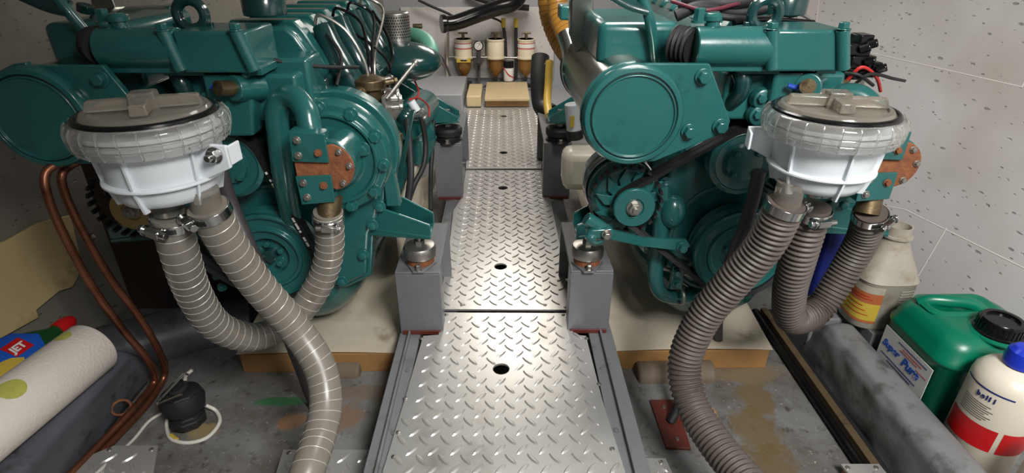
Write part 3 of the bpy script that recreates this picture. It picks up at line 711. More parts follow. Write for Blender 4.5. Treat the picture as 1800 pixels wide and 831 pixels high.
b = MB(); b.tube([V(px_-0.018,0.765,pz_+0.03), PL(545,225,0.775), PL(538,195,0.785), PL(520,172,0.80), PL(500,172,0.81), PL(487,195,0.81), PL(490,240,0.81), PL(500,320,0.82), PL(520,420,0.86)], 0.0165, 20, 0.004)
b.build('coolant_elbow', green, E)
b = MB(); b.torus(PL(545,236,0.772), (0,0,1), 0.017, 0.003, 32, 8); b.build('elbow_collar', green, E)
MB().cyl(V(px_-0.006,0.765,pz_-0.05), PL(577,375,0.755)+Vector((0,0,-0.005)), 0.017, n=24).build('pump_inlet', brass, sp)
# --- heat exchanger: cap, mounting plate, polished tube
CC = P(1113,205,0.752); cx, cz = CC.x-EX, CC.z
b = MB(); b.lathe([(0.0665,-0.02),(0.0685,-0.012),(0.0685,0.0),(0.066,0.004),(0.060,0.005),(0.0585,0.002),(0.0565,0.006),(0.055,0.006),(0.0545,0.003),(0,0.003)], V(cx,0.752,cz), FR, 96, cap=False)
hx = b.build('exchanger_cap', green, E, 0.0006, ang=40)
gk = MB().torus(V(cx,0.7485,cz), (0,1,0), 0.0575, 0.0010, 80, 6).build('cap_gasket', rubber, hx)
pc = lambda x, y: (P(x,y,0.765).x-EX, P(x,y,0.765).z)
poly = [pc(1119,112), pc(1248,112), pc(1284,213), pc(1277,230), pc(1268,236), pc(1150,284)] + circ(cx,cz,0.071,255,90,12)
b = MB(); b.prism(poly, V(0,0.765,0), (1,0,0), Z3, (0,0.010,0)); eb = b.build('exchanger_bracket', green, E, 0.0015)
for x, y in ((1236,135),(1211,231),(1266,222)): MB().hexbolt(P(x,y,0.764), FR, 0.0085, 0.008).build('bolt', green, eb, 0.0008)
b = MB(); b.bb(EX+cx+0.05, EX+cx+0.12, 0.775, 0.90, cz-0.02, cz+0.03); b.build('bracket_spacer', green_dk, E, 0.003)
b = MB(); b.lathe([(0.063,0.0),(0.063,0.30),(0.066,0.305),(0.068,0.32),(0.066,0.335),(0.05,0.34)], V(cx,0.765,cz), (0,1,0), 64); ht = b.build('heat_exchanger', tube_m, E, label='polished dark metal exchanger tube')
MB().torus(V(cx,1.09,cz), (0,1,0), 0.066, 0.004, 56, 8).build('end_flange', green_dk, ht)
# --- expansion box, header tank, thermostat housing across the top front
pb = lambda x0, y0, x1, y1, Y: (P(x0,y0,Y), P(x1,y1,Y))
a, c = pb(1046,100,1192,36,0.88); b = MB(); b.bb(a.x, c.x, 0.86, 1.06, a.z-0.012, c.z); b.build('expansion_tank', green, E, 0.012)
a, c = pb(1043,150,1195,104,0.875); b = MB(); b.bb(a.x, c.x, 0.86, 1.06, a.z, c.z); b.build('tank_lower_half', green, E, 0.006)
b = MB(); a = P(1100,0,0.84); b.tube([P(1128,-6,0.84), P(1138,22,0.84), P(1147,60,0.845), P(1153,108,0.85)], 0.0075, 14, 0.005); b.build('vent_pipe', green, E)
b = MB(); b.tube([P(1075,-14,0.84), P(1110,5,0.84), P(1140,14,0.84)], 0.013, 14, 0.005, flat=0.4); b.build('lifting_strap', green_dk, E)
a = P(1218,82,0.80); c = P(1352,82,0.80)
b = MB(); b.cyl(a, c, 0.0265, n=40); b.bb(a.x+0.004, c.x, 0.79, 0.85, a.z-0.032, a.z+0.012); b.build('header_tank', green, E, 0.002)
b = MB(); L0 = P(1186,76,0.82); 
b.tube([L0, a], 0.024, 28, 0.0012, rf=lambda s_, Lt: 0.0235+0.0018*math.sin(s_*900)); b.build('header_hose', rubber, E)
a2 = P(1350,125,0.79); c2 = P(1492,52,0.79)
b = MB(); b.bb(a2.x, c2.x, 0.785, 0.88, a2.z, c2.z); th_ = b.build('thermostat_housing', green, E, 0.004)
b = MB(); b.bb(a2.x-0.035, c2.x+0.004, 0.80, 0.90, a2.z-0.006, a2.z+0.004); b.build('housing_flange', green, E, 0.001)
for x in (1357, 1482):
    p = P(x,122,0.782); q = P(x,52,0.782); MB().cyl(p, q, 0.0085, 0.0085, 18).hexbolt(q, Z3, 0.0075, 0.007).build('stud_boss', green, th_, 0.0008)
a3 = P(1290,200,0.83); c3 = P(1490,128,0.83)
b = MB(); b.bb(a3.x-0.02, c3.x, 0.83, 0.96, a3.z-0.01, c3.z-0.0); b.build('water_housing', green, E, 0.006)
b = MB(); b.cyl(P(1420,152,0.83), P(1420,152,0.79), 0.018, n=28); b.build('housing_outlet', green, E, 0.002)
MB().tube([P(1420,152,0.80), P(1420,152,0.77)], 0.0105, 18, 0.004).build('outlet_union', brass, E)
for (x, y) in ((1337,172),(1330,200),(1455,175)): MB().lathe([(0.017,0),(0.015,0.012),(0.011,0.014)], P(x,y,0.825), FR, 24).hexbolt(P(x,y,0.815), FR, 0.007, 0.007).build('plug', green, E, 0.0008)
b = MB(); b.tube([P(1300,125,0.82), P(1306,145,0.815), P(1300,165,0.82), P(1280,185,0.84)], 0.012, 16, 0.004); b.build('bypass_pipe', green_dk, E)
# lifting eyes
def eye(c, r=0.026, name='lifting_eye', tilt=0):
    b = MB(); c = Vector(c); b.torus(c, (0,-1,tilt), r*0.72, r*0.30, 40, 8)
    b.box(c+Vector((-r*0.8,0,-r*1.2)), (r*0.5,0.008,r*1.6)); b.box(c+Vector((r*0.8,0,-r*1.2)), (r*0.5,0.008,r*1.6)); return b.build(name, green_dk, E, 0.001)
eye(P(1345,24,0.84)); 
MB().cyl(P(1252,55,0.81), P(1252,22,0.81), 0.010, n=20).lathe([(0.013,0),(0.013,0.006),(0.010,0.010)], P(1252,36,0.81), Z3, 20).build('filler_neck', green, E, 0.001)
MB().hexbolt(P(1228,40,0.81), Z3, 0.008, 0.014).build('bleed_plug', green, E)
for (x, y, w_, h_) in ((1500,85,.03,.016),(1512,78,.02,.03),(1508,108,.036,.020),(1528,120,.02,.022),(1498,125,.03,.02)):
    q_ = P(x,y,0.86); MB().box(q_, (w_,.03,h_)).cyl(q_+Vector((0,-.015,0)), q_+Vector((.012,-.022,.006)), .006, n=10).build('wiring_plug', gloss_black, E, 0.002)
for pts, m_ in (([P(1490,140,.84),P(1515,118,.83),P(1540,135,.84),P(1548,160,.86)], red_wire), ([P(1485,128,.84),P(1510,132,.83),P(1535,150,.84)], rubber), ([P(1500,150,.84),P(1530,130,.83),P(1570,138,.86),P(1590,142,.9)], rubber)): MB().tube(pts, .0025, 8, .004).build('wiring', m_, E)
MB().tube([P(1385,150,.79), P(1402,154,.785), P(1418,152,.775)], .0035, 10, .004).build('blue_wire', blue_wire, E)
# --- valve cover with cross ribs, running back
vz0, vz1 = 0.452, 0.535
b = MB(); rings = []
prof = [(-0.085,vz0),(-0.085,vz0+0.02),(-0.055,vz1-0.012),(-0.045,vz1),(0.045,vz1),(0.058,vz1-0.012),(0.088,vz0+0.02),(0.088,vz0)]
rings = [[V(x+0.015,y,z) for x, z in prof] for y in (0.93, 1.50)]
b.grid(rings); b.build('valve_cover', green, E, 0.006)
for i in range(7):
    y = 0.955+i*0.083; b = MB()
    pr = [(-0.062,vz1-0.012),(-0.050,vz1+0.007),(0.050,vz1+0.007),(0.064,vz1-0.010),(0.094,vz0+0.016),(0.086,vz0+0.016),(0.05,vz1-0.014)]
    b.grid([[V(x+0.015,yy,z) for x, z in pr] for yy in (y, y+0.030)]); b.build('cover_rib', green, E, 0.003)
# filler cap on top front
c = PL(465,14,0.93); MB().lathe([(0.032,-0.01),(0.032,0.016),(0.028,0.022)], c, Z3, 14).build('oil_filler_cap', green_dk, E, 0.002)
# intake side (right side): manifold, injector boots, fuel pump
b = MB(); p0 = V(0.115,0.97,0.41); b.bb(EX+0.085, EX+0.155, 0.95, 1.42, 0.385, 0.435); b.build('intake_manifold', green_dk, E, 0.012)
for i in range(4):
    y = 0.99+i*0.10; b = MB(); b.tube([V(0.145,y,0.42), V(0.125,y,0.46), V(0.105,y+0.01,0.50), V(0.095,y+0.02,0.525)], 0.022, 20, 0.006, rf=lambda s_, Lt: 0.024-0.006*s_/Lt); b.build('intake_runner', green_dk, E)
for i in range(4):
    y = 0.98+i*0.11; b = MB(); b.tube([V(0.165,1.0+i*0.012,0.42), V(0.16,1.0+i*0.03,0.47), V(0.135,y+0.02,0.52), V(0.095,y+0.02,0.545), V(0.085,y+0.02,0.53)], 0.0028, 8, 0.006); b.build('injector_line', steel if i % 3 == 0 else gloss_black, E)
IP = V(0.168,0.985,0.398)
b = MB(); b.lathe([(0.030,-0.08),(0.034,-0.075),(0.034,-0.045),(0.026,-0.04),(0.026,-0.02),(0.033,-0.018),(0.033,0.0),(0.020,0.008),(0.020,0.028),(0.027,0.03),(0.027,0.045),(0.012,0.052)], IP, Z3, 32); fp = b.build('injection_pump', brass, E, 0.001)
random.seed(3)
for k in range(14):
    a = random.uniform(-0.6, PI+0.3); h = random.uniform(-0.07, 0.045); d = Vector((math.cos(a-PI/2+0.2), math.sin(a-PI/2+0.2), random.uniform(-.2,.4)))
    c = IP+Vector((0,0,h))+d*0.022; L_ = random.uniform(0.014,0.026); r = random.uniform(0.004,0.008)
    b = MB(); b.cyl(c, c+d*L_, r, n=16); b.hexbolt(c+d*L_, d, r*1.15, 0.005); b.build('pump_union', random.choice((brass, steel, steel, brass, rust)), fp, 0.0005)
b = MB(); b.cyl(IP+Vector((0,0.0,-0.03)), IP+Vector((0,0.14,-0.03)), 0.030, n=28); b.build('pump_body', steel, fp, 0.002)
b = MB(); b.box(IP+Vector((0.03,-0.02,-0.02)), (0.006,0.05,0.09)); b.cyl(IP+Vector((0.034,-0.04,0.02)), IP+Vector((0.075,0.04,0.065)), 0.0035, n=10); b.ellipsoid(IP+Vector((0.075,0.04,0.065)), (0.006,)*3, 12, 8); b.build('throttle_lever', steel, fp, 0.0005)
MB().cyl(IP+Vector((0,0,-0.055)), IP+Vector((0,0,-0.10)), 0.033, n=28).build('pump_lower_body', steel, fp, 0.002)
MB().lathe([(0.030,-0.006),(0.034,-0.003),(0.034,0.003),(0.030,0.006)], IP+Vector((0,0,-0.045)), Z3, 28).build('red_seal', redpl, fp)
# long flat stay from pump down past the gear cover
b = MB(); b.poly3([V(0.232,1.0,0.385), V(0.240,1.0,0.385), V(0.212,0.96,0.27), V(0.204,0.96,0.27)], (0,0.006,0)); b.build('stay_plate', green_dk, E, 0.001)
# turbo/air casing at the rear, filter and crossover hose
TC = PL(708,108,1.30)
b = MB(); b.ellipsoid(TC, (0.088,0.078,0.042), 36, 20); b.build('air_casing', green_dk, E)
FC = PL(698,68,1.36)
b = MB(); b.lathe([(0.031,0),(0.031,0.060),(0.028,0.063)], FC+Vector((0,0,-0.005)), Z3, 48); af = b.build('air_filter', steel, E, 0.001, label='perforated silver air filter can')
b = MB()
for i in range(36):
    for j in range(8):
        a = 2*PI*(i+0.5*(j%2))/36; p = FC+Vector((0.0311*math.cos(a),0.0311*math.sin(a),0.006+j*0.006)); d = Vector((math.cos(a),math.sin(a),0)); b.lathe([(0.0016,0),(0.0016,0.0004)], p, d, 6)
b.build('perforations', gloss_black, af, kind='stuff')
b = MB(); b.lathe([(0.034,0),(0.034,0.018),(0.04,0.02)], FC+Vector((0,0,-0.03)), Z3, 32); b.build('filter_base', green_dk, E, 0.002)
b = MB(); b.tube([PL(716,62,1.46), PL(734,64,1.42), PL(750,74,1.38), PL(757,90,1.34), PL(752,104,1.31)], 0.018, 24, 0.006); b.build('crossover_hose', green_pale, E)
MB().torus(PL(755,99,1.325), (-0.2,0,1), 0.0185, 0.003, 32, 8).build('hose_clamp', rubber, E)
MB().cyl(PL(726,46,1.5), PL(742,46,1.5), 0.006).cyl(PL(726,52,1.5), PL(738,52,1.5), 0.006).build('brass_tap', brass, E)
b = MB(); b.cyl(PL(715,215,1.25), PL(745,185,1.50), 0.042, n=36); b.lathe([(0.022,0),(0.022,0.05)], PL(700,200,1.28), (0,1,0), 20); b.build('starter_motor', green, E, 0.003)
b = MB(); b.cyl(PL(738,240,1.45), PL(738,270,1.45)+Vector((0,0,-0.02)), 0.045, 0.03, 36); b.ellipsoid(PL(735,232,1.45), (0.045,0.045,0.05)); b.build('oil_filter', green, E)
b = MB(); b.ellipsoid(PL(712,205,1.15), (0.02,0.02,0.018)); b.cyl(PL(712,205,1.15), PL(730,205,1.2), 0.010); b.build('filter_head', green_dk, E)
MB().cyl(PL(734,195,1.22), PL(746,208,1.22), 0.010, n=18).hexbolt(PL(740,198,1.21), FR, 0.008, 0.008).build('sensor', steel, E, 0.0005)
MB().cyl(PL(722,178,1.2), PL(733,195,1.2), 0.009, n=14).build('cable_sleeve', white_pl, E)
for pts, m, r in (([(720,175,1.2),(735,172,1.25),(752,185,1.3),(755,205,1.3)], red_wire, .002), ([(728,140,1.3),(736,160,1.3),(732,175,1.25)], red_wire, .002),
                  ([(716,212,1.1),(720,260,1.05),(722,310,1.02),(716,360,1.0),(714,400,0.97)], rubber, .007), ([(742,212,1.2),(748,250,1.2),(745,290,1.18),(728,325,1.15),(716,360,1.1)], rubber, .006),
                  ([(763,205,1.5),(760,260,1.45),(757,310,1.4),(757,370,1.3)], rubber, .006), ([(575,60,.98),(600,100,.95),(592,150,.92)], rubber, .003),
                  ([(655,20,1.3),(680,60,1.25),(690,100,1.2),(684,125,1.15)], gloss_black, .0035), ([(625,60,1.1),(655,80,1.1),(680,105,1.1),(686,128,1.1)], gloss_black, .003),
                  ([(450,82,.88),(470,102,.86),(520,112,.87),(580,118,.9),(630,118,.95)], rubber, .003)):
    MB().tube([PL(*q) for q in pts], r, 10, 0.006).build('engine_cable', m, E)
# lower front pipework (left side of the engine as seen)
b = MB(); b.tube([P(1163,325,0.87), P(1160,420,0.865), P(1152,480,0.86), P(1160,512,0.86), P(1185,522,0.865), P(1212,520,0.875), P(1250,512,0.90)], 0.0135, 20, 0.005); b.build('coolant_pipe', green, E)
MB().torus(P(1196,520,0.852), (1,0.2,0), 0.0145, 0.003, 24, 8).build('pipe_clamp', steel, E)
MB().tube([P(1160,470,0.86), P(1200,480,0.86), P(1225,486,0.86)], 0.004, 10, 0.01).build('steel_rod', steel, E)
b = MB(); b.box(P(1190,485,0.85), (0.022,0.012,0.05)); b.build('rod_bracket', green, E, 0.002); MB().hexbolt(P(1190,478,0.842), FR, 0.006, 0.006).build('bolt', green, E, .0005); MB().hexbolt(P(1190,498,0.842), FR, 0.006, 0.006).build('bolt', green, E, .0005)
b = MB(); b.ellipsoid(P(1182,372,0.86), (0.022,0.02,0.03)); b.build('oil_cooler_neck', green, E)
# left-side exhaust riser / polished plate behind the box
b = MB(); b.poly3([P(1003,0,1.02), P(1042,-30,1.02), P(1048,150,1.02), P(1028,140,1.02), P(1002,62,1.02)][::-1], (0,0.03,0)); b.build('heat_shield', tube_m, E, 0.003)
b = MB(); b.tube([P(995,60,1.12), P(1003,85,1.10), P(1006,112,1.08)], 0.018, 20, 0.004); b.build('exhaust_elbow', chrome, E)
MB().bb(P(985,10,1.2).x, P(1012,10,1.2).x, 1.2, 1.26, P(985,36,1.2).z, P(985,10,1.2).z).build('rear_box', green, E, 0.004)
# dark manifold body on the far left of the left engine
b = MB(); b.tube([V(-0.245,1.12,0.50), V(-0.235,0.98,0.515), V(-0.195,0.885,0.51)], 0.04, 28, 0.01, rf=lambda s_, Lt: 0.05-0.014*s_/Lt); b.build('exhaust_manifold', green_dk, E)
for (x, y) in ((150,8),(193,38)): MB().cyl(PL(x,y+14,0.95), PL(x,y,0.95), 0.012, n=8).build('manifold_plug', green_dk, E, 0.001)
b = MB(); b.bb(EX+0.02, EX+0.11, 0.86, 0.93, 0.40, 0.50); b.build('front_head_cover', green, E, 0.006)
b = MB(); b.bb(EX+0.03, EX+0.10, 0.855, 0.865, 0.42, 0.48); b.build('cover_plate', green, E, 0.003)
b = MB(); b.prism([(-0.02,0.40),(0.035,0.40),(0.045,0.46),(0.04,0.52),(-0.02,0.53)], V(0,0.80,0), (1,0,0), Z3, (0,0.06,0)); b.build('front_casting', green, E, 0.005)
LEFT = copy_tree(ENG); LEFT.location.x = -EX
zinc = mat('yellow_zinc', (172,150,100), 0.45, 0.4, 0.1, 30)
for ch in list(ENG.children):
    if ch.name.split('.')[0] in ('exhaust_manifold','manifold_plug'): bpy.data.objects.remove(ch)
for ch in list(LEFT.children):
    k = ch.name.split('.')[0]
    if k in ('adjuster_arm','adjuster_block','adjuster_sleeve','adjuster_clip','wiring_plug','wiring','coolant_pipe','pipe_clamp','steel_rod','rod_bracket'):
        for g_ in list(ch.children): bpy.data.objects.remove(g_)
        bpy.data.objects.remove(ch)
    elif k == 'alternator':
        for o_ in [ch]+list(ch.children):
            kk = o_.name.split('.')[0]
            o_.material_slots[0].link = 'OBJECT'; o_.material_slots[0].material = zinc if kk == 'alternator_pulley' else rubber
            if kk == 'alternator_pulley': o_['label'] = 'yellowish alternator pulley'
LEFT['label'] = 'left-hand teal green marine diesel engine, its outer side in deep shade'

for pts, r_, m_ in (([P(1188,28,.92),P(1230,12,.92),P(1290,22,.93),P(1350,14,.93)], .009, rubber), ([P(1195,10,.95),P(1260,28,.90),P(1330,34,.90),P(1400,24,.92)], .005, rubber), ([P(1200,-4,.95),P(1262,6,.93),P(1330,-2,.93)], .012, rubber),
                   ([P(1180,2,.93),P(1240,18,.90),P(1300,6,.92)], .003, mat('maroon_wire', (90,30,44), .5)), ([P(1290,40,.86),P(1350,34,.88),P(1430,40,.90)], .004, gloss_black)):
    MB().tube(pts, r_, 12, .006).build('top_hose', m_, ENG)
# ================================================================ SEAWATER STRAINERS
def strainer(c, label, lug, outs, handle_ang, tilt=0.0):
    K = 0.83; outs = [(c[0]+(q[0]-c[0])/K, c[1]+(q[1]-c[1])/K, 0) for q in outs]
    x, y, z = c; t = thing('seawater_strainer', label, 'water strainer', c, 'white strainers with clear lids in front of the engines')
    o = Vector(c)
    b = MB(); b.lathe([(0.050,-0.074),(0.058,-0.071),(0.063,-0.062),(0.0675,-0.038),(0.071,0.0),(0.073,0.010),(0.080,0.012),(0.080,0.016),(0.070,0.018)], o, Z3, 72); bo = b.build('bowl', white_pl, t, ang=50)
    b = MB(); b.lathe([(0.064,-0.046),(0.0745,-0.045),(0.0745,-0.0415),(0.066,-0.040)], o, Z3, 72, cap=False); b.build('bowl_flange', white_pl, t, 0.0008)
    for k in range(6):
        b = MB(); a = 2*PI*k/6+0.5; d = Vector((math.cos(a), math.sin(a), 0)); s_ = Vector((-d.y, d.x, 0))*0.0015
        pr = [o+d*0.054+Vector((0,0,-0.077)), o+d*0.064+Vector((0,0,-0.076)), o+d*0.073+Vector((0,0,-0.044)), o+d*0.078+Vector((0,0,0.010)), o+d*0.066+Vector((0,0,0.010))]
        b.grid([[p-s_ for p in pr], [p+s_ for p in pr]]); b.build('bowl_rib', white_pl, t)
    b = MB(); b.lathe([(0.081,0.000),(0.088,0.002),(0.0915,0.012),(0.0925,0.030),(0.0895,0.036),(0.084,0.038),(0.082,0.034),(0.0845,0.030),(0.0845,0.006)], o, Z3, 96, cap=False)
    b.grid([[o+Vector((r*math.cos(2*PI*i/96), r*math.sin(2*PI*i/96), h)) for i in range(96)] for r, h in ((0.0845,0.006),(0.081,0.000))], True, False, False)
    cl = b.build('clamp_ring', clear, t, ang=50)
    b = MB()
    for k in range(26):
        a = 2*PI*k/26; d = Vector((math.cos(a), math.sin(a), 0)); b.tube([o+d*0.089+Vector((0,0,0.003)), o+d*0.0925+Vector((0,0,0.013)), o+d*0.0935+Vector((0,0,0.030)), o+d*0.089+Vector((0,0,0.037))], 0.0014, 6, 0.006)
    b.torus(o+Vector((0,0,0.021)), Z3, 0.0932, 0.0009, 96, 6); b.torus(o+Vector((0,0,0.012)), Z3, 0.0924, 0.0009, 96, 6)
    b.build('ring_ribs', clear, cl)
    MB().lathe([(0.074,0.018),(0.080,0.020),(0.080,0.025),(0.072,0.026)], o, Z3, 80, cap=False).build('bowl_thread', white_pl, t)
    MB().torus(o+Vector((0,0,0.0385)), Z3, 0.0790, 0.0048, 80, 10).build('seal_ring', gloss_black, t)
    b = MB(); b.lathe([(0.077,0.032),(0.077,0.040),(0.072,0.046),(0.066,0.047),(0.064,0.044),(0.0,0.0435)], o, Z3, 72, cap=False)
    b.lathe([(0.0,0.034),(0.077,0.032)], o, Z3, 72, cap=False)
    lid = b.build('lid', lid_pl, t, ang=40)
    ca, sa = math.cos(handle_ang), math.sin(handle_ang); R_ = Matrix.Rotation(handle_ang, 3, 'Z'); b = MB()
    b.box(o+Vector((0,0,0.052)), (0.135,0.016,0.014), R_, 0.93); b.box(o+Vector((0,0,0.052)), (0.020,0.098,0.014), R_, 0.93)
    b.box(o+Vector((0,0,0.054)), (0.034,0.030,0.024), R_, 0.85)
    b.build('lid_handle', lid_pl, lid, 0.002)
    # lug with bolt
    ld = Vector((math.cos(lug), math.sin(lug), 0)); ls = Vector((-ld.y, ld.x, 0)); R2 = Matrix.Rotation(lug, 3, 'Z')
    b = MB(); b.poly3([o+ld*0.066+Vector((0,0,0.006))-ls*0.016, o+ld*0.108+Vector((0,0,0.004))-ls*0.016, o+ld*0.108+Vector((0,0,-0.026))-ls*0.016, o+ld*0.064+Vector((0,0,-0.046))-ls*0.016], ls*0.006)
    b.box(o+ld*0.106+Vector((0,0,-0.011))+ls*0.0, (0.004,0.030,0.026), R2)
    b.build('mounting_lug', white_pl, t, 0.0015)
    c0 = o+ld*0.092+Vector((0,0,-0.008))-ls*0.016
    b = MB(); b.lathe([(0.011,0),(0.011,0.003)], c0, -ls, 24); b.lathe([(0.0085,0.003),(0.0085,0.011)], c0, -ls, 6); b.lathe([(0.005,0.010),(0.005,0.018),(0.004,0.019)], c0, -ls, 16); b.build('lug_bolt', chrome, t, 0.0005)
    for q in outs:
        q = Vector(q); MB().cyl(Vector((q.x,q.y,z-0.060)), Vector((q.x,q.y,z-0.100)), 0.0200, n=28).build('spigot', lid_pl, t)
    t.scale = (K, K, K); return t
# steel wall bracket between lug and engine
SLc = Vector((-0.380, 0.598, 0.458)); SRc = Vector((0.390, 0.654, 0.443))
hA = [P(299,376,0.592), P(318,450,0.60), P(343,520,0.63), P(385,575,0.66), P(450,592,0.70), P(515,560,0.74), P(562,497,0.765), P(579,440,0.765), P(577,372,0.755)]
hB = [P(364,362,0.585), P(405,435,0.60), P(455,503,0.62), P(515,572,0.63), P(560,640,0.61), P(573,705,0.58), P(562,765,0.54), P(540,830,0.49), P(520,900,0.46)]
hC = [P(1383,356,0.632), P(1343,432,0.645), P(1288,495,0.66), P(1234,562,0.67), P(1203,640,0.66), P(1218,715,0.62), P(1262,785,0.56), P(1315,850,0.50), P(1360,920,0.44)]
hD = [P(1430,362,0.672), P(1404,450,0.68), P(1388,512,0.70), P(1392,560,0.73), P(1436,545,0.765), P(1482,480,0.78), P(1516,420,0.775), P(1531,372,0.755)]
strainer(SLc, 'white seawater strainer with clear lid, in front of the left engine', -0.15, [hA[0], hB[0]], 0.35)
strainer(SRc, 'white seawater strainer with clear lid, in front of the right engine', PI-0.25, [hC[0], hD[0]], -0.2)

def clampring(p, axis, R_, screw, parent, m=chrome):
    axis = Vector(axis).normalized(); p = Vector(p)
    b = MB(); b.lathe([(R_,-0.006),(R_+0.0012,-0.006),(R_+0.0012,0.006),(R_,0.006)], p, axis, 48, cap=False)
    o = b.build('hose_clamp', m, parent, 0.0004)
    s_ = Vector(screw); s_ = (s_-axis*s_.dot(axis)).normalized(); q = p+s_*(R_+0.004); d = axis.cross(s_).normalized()
    b = MB(); b.box(q, (0.016,0.009,0.010), Matrix((d, axis, s_)).transposed()); b.cyl(q-d*0.016, q+d*0.013, 0.0042, n=16); b.hexbolt(q+d*0.012, d, 0.005, 0.005)
    b.build('clamp_screw', m, o, 0.0004)
    b = MB()
    for k in range(10):
        a = 0.06*k+0.35; rr = (s_*math.cos(a)-d*math.sin(a)); b.box(p+rr*(R_+0.0013), (0.0012,0.006,0.0008), Matrix((rr.cross(axis), axis, rr)).transposed())
    b.build('band_slots', rubber, o)
    return o
def smoothhose(pts, r, name, label, group=None, clamps=()):
    b = MB(); b.tube(pts, r, 32, 0.004); o = b.build(name, greyhose); tag(o, label, 'hose', group)
    b = MB(); b.helix(pts, r+0.0001, 0.00048, 0.0145); b.build('reinforcing_wire', hosewire, o)
    for p, ax_, sc_, rr in clamps: clampring(p, ax_, rr, sc_, o)
    return o
def ribbed(pts, r, label, clamps=(), pitch=0.0078, group=None):
    b = MB(); b.tube(pts, r, 36, 0.0011, rf=lambda s_, Lt: r+0.0017*math.sin(2*PI*s_/pitch) if 0.018 < s_ < Lt-0.018 else r-0.0005); o = b.build('suction_hose', ribhose, ang=70); tag(o, label, 'hose', group)
    for p, ax_, sc_, rr in clamps: clampring(p, ax_, rr, sc_, o)
    return o
smoothhose(hA, 0.0215, 'suction_hose', 'grey wire-wound hose looping from the left strainer up to the rusty pump', 'smooth grey wire-wound hoses', [(hA[0].lerp(hA[1],.17), hA[1]-hA[0], (-0.3,-1,0), 0.0222), (hA[-1].lerp(hA[-2],.16), hA[-1]-hA[-2], (0.2,-1,0), 0.0222)])
smoothhose(hB, 0.0215, 'suction_hose', 'long grey wire-wound hose running from the left strainer down to the bottom edge', 'smooth grey wire-wound hoses', [(hB[0].lerp(hB[1],.12), hB[1]-hB[0], (-0.9,-1,0), 0.0222)])
ribbed(hC, 0.0235, 'long brown-grey ribbed hose from the right strainer down to the bottom edge', [(hC[0].lerp(hC[1],.08), hC[1]-hC[0], (1,0.6,0), 0.0238)], group='ribbed brown-grey hoses')
ribbed(hD, 0.0225, 'ribbed hose bending from the right strainer back up to the right engine pump', [(hD[0].lerp(hD[1],.12), hD[1]-hD[0], (0.1,-1,0), 0.0238), (hD[-1].lerp(hD[-2],.12), hD[-1]-hD[-2], (0.6,-1,0), 0.0235)], group='ribbed brown-grey hoses')
# darker thin hoses
tag(MB().tube([P(385,300,0.74), P(405,360,0.74), P(440,440,0.72), P(490,545,0.73), P(520,620,0.76), G(552,705,FZ+0.012), G(575,760,FZ+0.012)], 0.0115, 18, 0.006).build('drain_hose', darkhose), 'dark grey hose behind the grey wire-wound hoses of the left strainer', 'hose')
tag(MB().tube([P(1335,300,0.74), P(1325,345,0.74), P(1308,400,0.73), P(1292,440,0.74), P(1270,500,0.78), P(1262,560,0.86), G(1262,615,FZ+0.012)], 0.0095, 18, 0.006).build('drain_hose', darkhose), 'dark scuffed hose behind the right strainer running past the crank pulley', 'hose')
# ================================================================ COPPER PIPES (left)
cpA = [P(200,262,0.80), P(150,272,0.78), P(108,285,0.76), P(80,305,0.74), P(84,345,0.73), P(112,412,0.74), P(160,500,0.76), P(215,578,0.78), P(262,635,0.79), G(272,668,FZ+0.03), G(245,706,FZ+0.025), G(190,765,FZ+0.02), G(115,842,FZ+0.02), G(60,900,FZ+0.02)]
cpB = [P(205,268,0.83), P(160,276,0.81), P(125,290,0.79), P(108,310,0.77), P(118,350,0.77), P(150,415,0.77), P(195,490,0.78), P(240,550,0.79), P(276,610,0.80), G(290,655,FZ+0.03), G(262,706,FZ+0.012), G(208,765,FZ+0.012), G(135,842,FZ+0.012), G(80,900,FZ+0.012)]
for pts, lab in ((cpA, 'outer copper pipe sweeping down from the left engine and along the left stringer'), (cpB, 'inner copper pipe sweeping down from the left engine and along the left stringer')):
    tag(MB().tube(pts, 0.0060, 18, 0.006).build('copper_pipe', copper), lab, 'pipe', 'copper pipes on the left')
p = G(213,716,FZ+0.03); t = MB(); t.torus(p, (0.7,-0.8,0.1), 0.014, 0.0022, 28, 6); t.hexbolt(p+Vector((-0.018,0.0,0.008)), (0,-0.6,0.6), 0.006, 0.008); tag(t.build('pipe_clip', rust), 'small rusty clip holding the copper pipes to the left stringer', 'clip')
# cream fibreglass sheet on left wall, dark mouldings, ring fitting
def onL(px, py, off=0.0):
    n = Vector((1, -0.20, 0.15)).normalized(); d = ray(px, py); o = Vector((0,0,CZ)); p0 = Vector((wl(0.6,-0.1), 0.6, -0.1))+n*off; return o + d*((p0-o).dot(n)/d.dot(n))
NL = Vector((1,-0.20,0.15)).normalized()
pts = [(-60,430),(0,425),(60,392),(118,378),(140,470),(122,505),(98,512),(58,545),(62,558),(0,592),(-60,620)]
tag(MB().poly3([onL(x, y, 0.004) for x, y in pts][::-1], NL*0.010).build('fibreglass_sheet', cream, bev=0.002), 'cream ragged-edged fibreglass sheet at the left wall', 'panel')
t = MB(); b0 = G(210,470,-0.06)
mb = MB()
for (c, r) in ((P(150,560,0.95),(0.09,0.10,0.06)),(P(330,560,1.02),(0.10,0.08,0.05)),(P(60,590,0.85),(0.08,0.08,0.05))): pass
mb.tube([(-0.90,0.86,-0.09),(-0.78,0.90,-0.07),(-0.66,0.98,-0.08),(-0.56,1.02,-0.09)], 0.055, 24, 0.02); tag(mb.build('hull_moulding', stringer_m), 'dark lumpy glassed hull moulding behind the left stringer', 'moulding')
tag(MB().bb(-0.86,-0.575,1.09,1.11,FZ,0.36).build('dark_board', mat('dark_brown_board',(58,50,44),0.6,0,0.2,14), bev=0.002), 'dark brown board standing in the shadow behind the left strainer', 'board')
